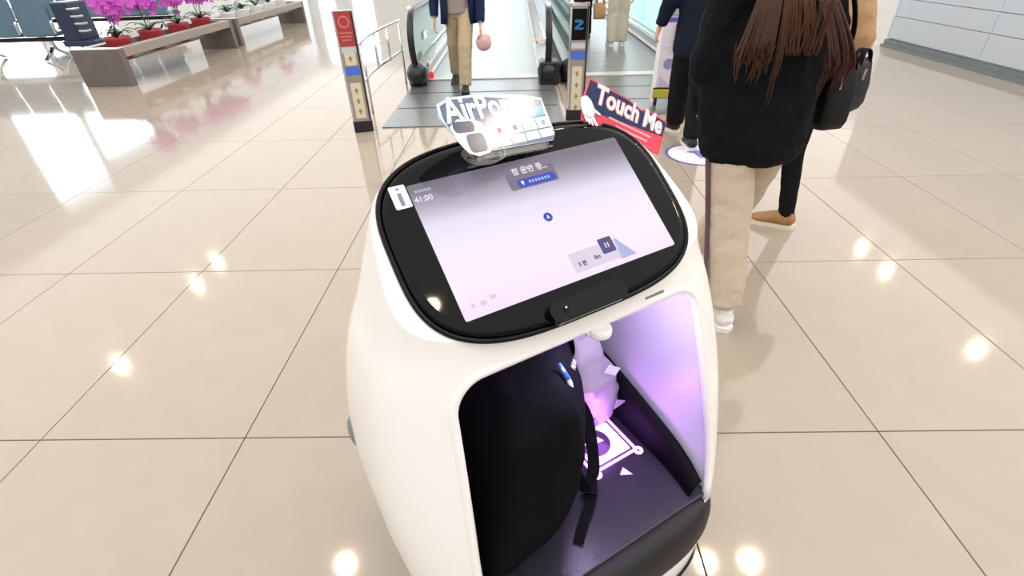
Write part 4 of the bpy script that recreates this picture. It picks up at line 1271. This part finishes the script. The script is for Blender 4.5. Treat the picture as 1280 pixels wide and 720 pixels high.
    return root, dict(hip=hip, shd=shd, ank=ank, knee=knee, elb=elb, wri=wri, head=headc)

M_hair = mat('dark_hair', (36, 26, 22), rough=0.45, noise=0.2, scale=80)
M_hairbrown = mat('long_brown_hair', (66, 40, 24), rough=0.5, spec=0.2, noise=0.35, scale=60, stretch=(40, 40, 3), rnd=0.3)
M_hairred = mat('reddish_brown_hair', (58, 28, 24), rough=0.5, spec=0.2, noise=0.3, scale=60, stretch=(40, 40, 3))
M_sneaker = mat('white_sneaker', (232, 230, 228), rough=0.5)
M_sole = mat('white_sole', (240, 240, 238), rough=0.5)
M_soled = mat('dark_sole', (40, 36, 34), rough=0.6)

# -- woman in the black sweater
w1p, J = person('person in black sweater and cream striped trousers walking away, long brown hair', (1.0, 2.13, 0), 0.0, dict(
    H=1.66, vox=0.011, hx=0.0, lean=(-0.03, 0.03, 0),
    feet={-1: (-0.03, -0.262, 0.0, radians(8), 0.0), 1: (0.035, 0.34, 0.0, radians(22), radians(0))},
    kneeoff={-1: (0.012, 0.03, 0), 1: (0.075, 0.05, 0.0)},
    hands={-1: (-0.16, 0.24, 0.93), 1: (0.20, 0.20, 0.95)}, elboff={-1: (-0.05, -0.12, 0.0), 1: (0.05, -0.10, 0.0)},
    legr=(0.105, 0.096, 0.080), drop=0.0, rise=0.06, cuff=1.0, legm=cloth('cream_track_cloth', (196, 180, 162), 0.05, 30), legwr=0.018,
    hem=0.76, torso=[(0.75, 0.18, 0.125), (0.785, 0.21, 0.155), (0.90, 0.228, 0.165), (1.05, 0.24, 0.16), (1.22, 0.225, 0.15), (1.34, 0.18, 0.11), (1.42, 0.10, 0.08)],
    topm=cloth('black_knit', (13, 14, 20), 0.25, 90), sleeve=(0.085, 0.085, 0.06), topwr=0.03, shoem=M_sneaker, solem=M_sole, hairm=M_hairbrown))
# dark side stripe down the planted leg
bm = NB()
a, b_, c_ = J['hip'][-1], J['knee'][-1], J['ank'][-1]
strip(bm, [a + Vector((-0.112, -0.02, -0.02)), lerp(a, b_, 0.5) + Vector((-0.108, -0.02, 0)), b_ + Vector((-0.103, -0.02, 0)), lerp(b_, c_, 0.5) + Vector((-0.100, -0.02, 0)), c_ + Vector((-0.098, -0.02, -0.03))], 0.012, 0.005, (0, 1, 0))
obj('side_stripe', bm, mat('plum_stripe', (92, 66, 74), 0.7), w1p)
# long hair: locks down the back
def locks(parent, head, n, xr, zend, ybase, m, seed, name='hair_lock'):
    rr = random.Random(seed)
    bm = NB()
    for i in range(n):
        x1 = xr[0] + (xr[1] - xr[0]) * rr.random()
        x0 = head.x + (x1 - head.x) * 0.35
        ze = zend + (rr.random() ** 0.8) * 0.17
        pts = smoothpath([(x0 * 1.0, head.y - 0.09, head.z + 0.05), (x0 * 1.15, head.y - 0.105, head.z - 0.08), (x0 + (x1 - x0) * 0.5, ybase * 0.75, 1.36), (x1, ybase - 0.01 - 0.02 * rr.random(), 1.2), (x1 + rr.gauss(0, 0.01), ybase - 0.02 - 0.015 * rr.random(), ze)], 4)
        N_ = len(pts)
        tube(bm, [(p, 0.0075 * (1 - 0.85 * (q / (N_ - 1)) ** 2), 0.0045 * (1 - 0.7 * (q / (N_ - 1)))) for q, p in enumerate(pts)], seg=6, ref=(1, 0, 0))
    return obj(name, bm, m, parent, True)
hd = J['head']
locks(w1p, hd, 75, (-0.225, -0.10), 1.10, -0.18, M_hairbrown, 3)
locks(w1p, hd, 9, (-0.085, -0.06), 1.00, -0.18, M_hairbrown, 4)
locks(w1p, hd, 70, (0.105, 0.20), 1.05, -0.175, M_hairred, 5)
locks(w1p, hd, 14, (-0.07, 0.10), 1.32, -0.16, M_hairbrown, 6)

# -- companion in the tan coat
w2p, J2 = person('person in tan coat and black trousers carrying black bags beyond the brown-haired one', (1.565, 2.93, 0), radians(8), dict(
    H=1.63, vox=0.012, feet={-1: (0.00, 0.14, 0.0, radians(40), 0.0), 1: (0.165, -0.07, 0.0, radians(52), 0.0)},
    hands={-1: (-0.22, 0.15, 0.86), 1: (0.17, -0.06, 0.88)}, elboff={-1: (-0.03, -0.05, 0), 1: (0.03, -0.06, 0)},
    hx=0.0, legr=(0.085, 0.062, 0.048), legm=cloth('black_slim_cloth', (20, 21, 24), 0.15, 60), legwr=0.008,
    hem=0.80, torso=[(0.84, 0.17, 0.12), (0.87, 0.19, 0.14), (1.0, 0.19, 0.14), (1.2, 0.20, 0.145), (1.32, 0.17, 0.11), (1.40, 0.10, 0.08)],
    topm=cloth('tan_coat_cloth', (176, 142, 106), 0.08, 40), topname='coat', sleeve=(0.085, 0.078, 0.055), topwr=0.02,
    shoem=mat('gold_brown_sneaker', (160, 118, 72), 0.5, noise=0.2, scale=50), solem=mat('cream_sole', (232, 222, 200), 0.5)))
def tote(name, label, loc, rz, W, D, H, handle, m, group='black bags'):
    root = empty(name, loc, rz); tag(root, label, 'bag', group)
    bm = NB()
    rings = []
    for (z, sx, sy) in ((0, 0.92, 0.8), (0.03, 1.0, 1.0), (H * 0.5, 1.02, 0.95), (H * 0.9, 0.94, 0.6), (H, 0.9, 0.35)):
        rings.append([bm.verts.new((p[0] * sx, p[1] * sy, z)) for p in rrect(W, D, min(W, D) * 0.25, 4)])
    N_ = len(rings[0])
    for i in range(4):
        for q in range(N_): bm.faces.new((rings[i][q], rings[i][(q + 1) % N_], rings[i + 1][(q + 1) % N_], rings[i + 1][q]))
    bm.faces.new(list(reversed(rings[0]))); bm.faces.new(rings[-1])
    obj('bag_body', bm, m, root, True)
    for s in (-1, 1):
        bm = NB()
        strip(bm, smoothpath([(-W * 0.3, s * D * 0.2, H * 0.92), (-W * 0.22, s * D * 0.15, H + handle * 0.6), (0, s * 0.01, H + handle), (W * 0.22, s * D * 0.15, H + handle * 0.6), (W * 0.3, s * D * 0.2, H * 0.92)], 5), 0.010, 0.003, (0, 1, 0))
        obj('handle', bm, M_webbing, root)
    bm = NB(); box(bm, (-W * 0.3, -D * 0.52, H * 0.78), (0.014, 0.006, 0.05)); obj('chrome_charm', bm, M_chrome, root)
    return root
M_bag = mat('black_leather', (16, 17, 20), rough=0.55, noise=0.15, scale=40, bump=0.1, bscale=150, spec=0.25)
tb = tote('tote_bag', 'larger black leather tote bag hanging from the shoulder of the black sweater', (1.315, 2.17, 0.875), radians(14), 0.135, 0.12, 0.25, 0.05, M_bag)
for s_ in (-1, 1):
    bm = NB(); strip(bm, smoothpath([(-0.03, 0.03 * s_, 0.26), (-0.06, 0.05 * s_, 0.40), (-0.13, 0.05 * s_, 0.53), (-0.17, 0.0, 0.575)], 5), 0.010, 0.003, (0, 1, 0)); obj('shoulder_strap', bm, M_webbing, tb)
tote('shoulder_bag', 'smaller black shoulder bag hanging at the tan coat', (1.715, 2.70, 0.80), radians(40), 0.20, 0.11, 0.24, 0.05, M_bag)
bm = NB(); strip(bm, smoothpath([(-0.03, -0.13, 1.38), (-0.02, -0.165, 1.25), (0.07, -0.15, 1.08), (0.12, -0.10, 0.95)], 6), 0.014, 0.003, (1, 0.3, 0)); obj('bag_strap', bm, M_webbing, w2p)

# -- figure in the navy jacket behind the notice stand
person('person in navy jacket and wide black trousers walking toward the notice stand', (1.52, 4.60, 0), radians(-6), dict(
    H=1.68, vox=0.014, feet={1: (0.05, -0.22, 0.0, radians(5), 0.0), -1: (-0.01, 0.30, 0.0, radians(30), 0.0)},
    hands={-1: (-0.32, 0.10, 0.96), 1: (0.24, 0.02, 0.84)}, legr=(0.115, 0.10, 0.085), drop=0.0, legm=cloth('black_wide_cloth', (24, 24, 28), 0.15, 60),
    hem=0.70, torso=[(0.74, 0.19, 0.13), (0.78, 0.21, 0.15), (1.0, 0.20, 0.14), (1.24, 0.20, 0.14), (1.36, 0.15, 0.10), (1.42, 0.09, 0.07)],
    topm=cloth('navy_jacket_cloth', (24, 32, 46), 0.15, 60), topname='jacket', sleeve=(0.082, 0.072, 0.055), shoem=M_dark, solem=M_sneaker))

# -- man walking toward the camera
mp, JM = person('person in open navy jacket, grey shirt and khaki trousers stepping off the walkway', (-0.72, 6.98, 0.012), radians(180), dict(
    H=1.72, vox=0.013, feet={-1: (-0.04, 0.24, 0.0, radians(4), radians(0)), 1: (0.12, -0.34, 0.05, radians(-8), radians(-24))},
    hands={-1: (-0.27, 0.16, 0.74), 1: (0.31, 0.04, 0.80)}, elboff={-1: (-0.05, -0.06, 0), 1: (0.06, -0.08, 0)},
    legr=(0.098, 0.088, 0.078), legm=cloth('khaki_cloth', (182, 164, 136), 0.06, 40), hem=0.7,
    torso=[(0.86, 0.175, 0.125), (0.88, 0.185, 0.135), (1.0, 0.175, 0.122), (1.24, 0.175, 0.115), (1.40, 0.14, 0.09), (1.47, 0.07, 0.06)],
    topm=cloth('grey_shirt_cloth', (150, 138, 132), 0.06, 40), topname='shirt', sleeve=(0.06, 0.055, 0.04), shoem=mat('black_shoe', (26, 24, 26), 0.4), solem=M_soled))
# jacket worn open over the shirt: back and side panels plus sleeves
bm = NB()
k_ = 1.72 / 1.65
rings = []
for (z, rx, ry) in ((0.76, 0.222, 0.155), (0.90, 0.21, 0.15), (1.10, 0.205, 0.145), (1.30, 0.205, 0.135), (1.40, 0.17, 0.10), (1.45, 0.10, 0.075)):
    rings.append([bm.verts.new((rx * sin(t), -ry * cos(t), z)) for t in [radians(-142) + radians(284) * q / 28 for q in range(29)]])
for i in range(len(rings) - 1):
    for q in range(28): bm.faces.new((rings[i][q], rings[i][q + 1], rings[i + 1][q + 1], rings[i + 1][q]))
M_navy = cloth('navy_coat_cloth', (30, 42, 74), 0.12, 50)
jk = obj('jacket', bm, M_navy, mp, True)
sol = jk.modifiers.new('t', 'SOLIDIFY'); sol.thickness = 0.016; sol.offset = 1
for s in (-1, 1):
    bm = NB()
    cuff = lerp(JM['elb'][s], JM['wri'][s], 0.88)
    tube(bm, [(lerp(JM['shd'][s], (0, 0, 1.42), 0.35), 0.075, 0.075), (JM['shd'][s], 0.082, 0.082), (lerp(JM['shd'][s], JM['elb'][s], 0.5), 0.076, 0.076), (JM['elb'][s], 0.07, 0.07), (lerp(JM['elb'][s], cuff, 0.6), 0.06, 0.06), (cuff, 0.052, 0.052)], seg=18)
    organic('jacket_sleeve', bm, M_navy, mp, 0.013, 3, 0.012, 0.06)
# pale pink bag in his hand
hb = empty('hand_bag', (-1.03, 6.86, 0.0)); 
wl = mp.matrix_world if False else Matrix.Translation((-0.72, 6.98, 0)) @ Matrix.Rotation(pi, 4, 'Z')
hw = wl @ JM['wri'][-1]
hb.location = (hw.x + 0.03, hw.y - 0.02, hw.z - 0.27)
tag(hb, 'small pale pink bag in the left hand of the khaki-trousered walker', 'bag')
bm = NB(); ell(bm, (0, 0, 0.10), (0.10, 0.06, 0.10), 20); box(bm, (0, 0, 0.14), (0.15, 0.07, 0.10)); organic('pouch', bm, mat('pale_pink_bag', (218, 176, 176), 0.6, noise=0.06, scale=20), hb, 0.012, 4, 0.012, 0.05)
bm = NB(); strip(bm, smoothpath([(-0.06, 0, 0.17), (-0.03, 0, 0.23), (0.0, 0, 0.245), (0.03, 0, 0.23), (0.06, 0, 0.17)], 4), 0.008, 0.003, (0, 1, 0)); obj('handle', bm, M_cardwhite, hb)

# -- riders on the far walkway
person('person in khaki trousers standing on the grey-belted walkway', (1.77, 9.85, 0.018), radians(0), dict(
    H=1.74, vox=0.016, feet={-1: (-0.09, -0.05, 0.0, radians(8), 0.0), 1: (0.10, -0.02, 0.0, radians(-8), 0.0)},
    hands={-1: (-0.25, 0.06, 0.80), 1: (0.25, 0.06, 0.80)}, legr=(0.11, 0.10, 0.09), drop=0.03, legm=cloth('stone_khaki_cloth', (196, 188, 172), 0.06, 40),
    hem=0.74, torso=[(0.80, 0.18, 0.12), (0.84, 0.20, 0.14), (1.1, 0.20, 0.14), (1.3, 0.21, 0.14), (1.42, 0.15, 0.10), (1.49, 0.08, 0.07)],
    topm=cloth('grey_jacket_cloth', (120, 124, 130), 0.1, 50), topname='jacket', sleeve=(0.085, 0.075, 0.055), shoem=M_sneaker, solem=M_sole))
person('person in red jacket and black trousers riding behind the screen post', (1.24, 10.75, 0.018), radians(0), dict(
    H=1.66, vox=0.016, feet={-1: (-0.08, -0.05, 0.0, radians(8), 0.0), 1: (0.12, -0.02, 0.0, radians(-8), 0.0)},
    hands={-1: (-0.25, 0.06, 0.78), 1: (0.25, 0.00, 0.74)}, legr=(0.10, 0.08, 0.07), legm=MATS['black_slim_cloth'],
    hem=0.64, torso=[(0.66, 0.18, 0.12), (0.70, 0.20, 0.14), (1.0, 0.20, 0.14), (1.25, 0.20, 0.14), (1.36, 0.15, 0.10), (1.42, 0.08, 0.07)],
    topm=cloth('dark_red_cloth', (126, 34, 44), 0.12, 50), topname='jacket', sleeve=(0.085, 0.075, 0.055), shoem=M_dark, solem=M_soled))
tote('carrier_bag', 'tan paper carrier bag held by the rider in red', (1.56, 10.70, 0.36), radians(10), 0.22, 0.10, 0.28, 0.12, mat('tan_paper', (190, 150, 108), 0.7), None)
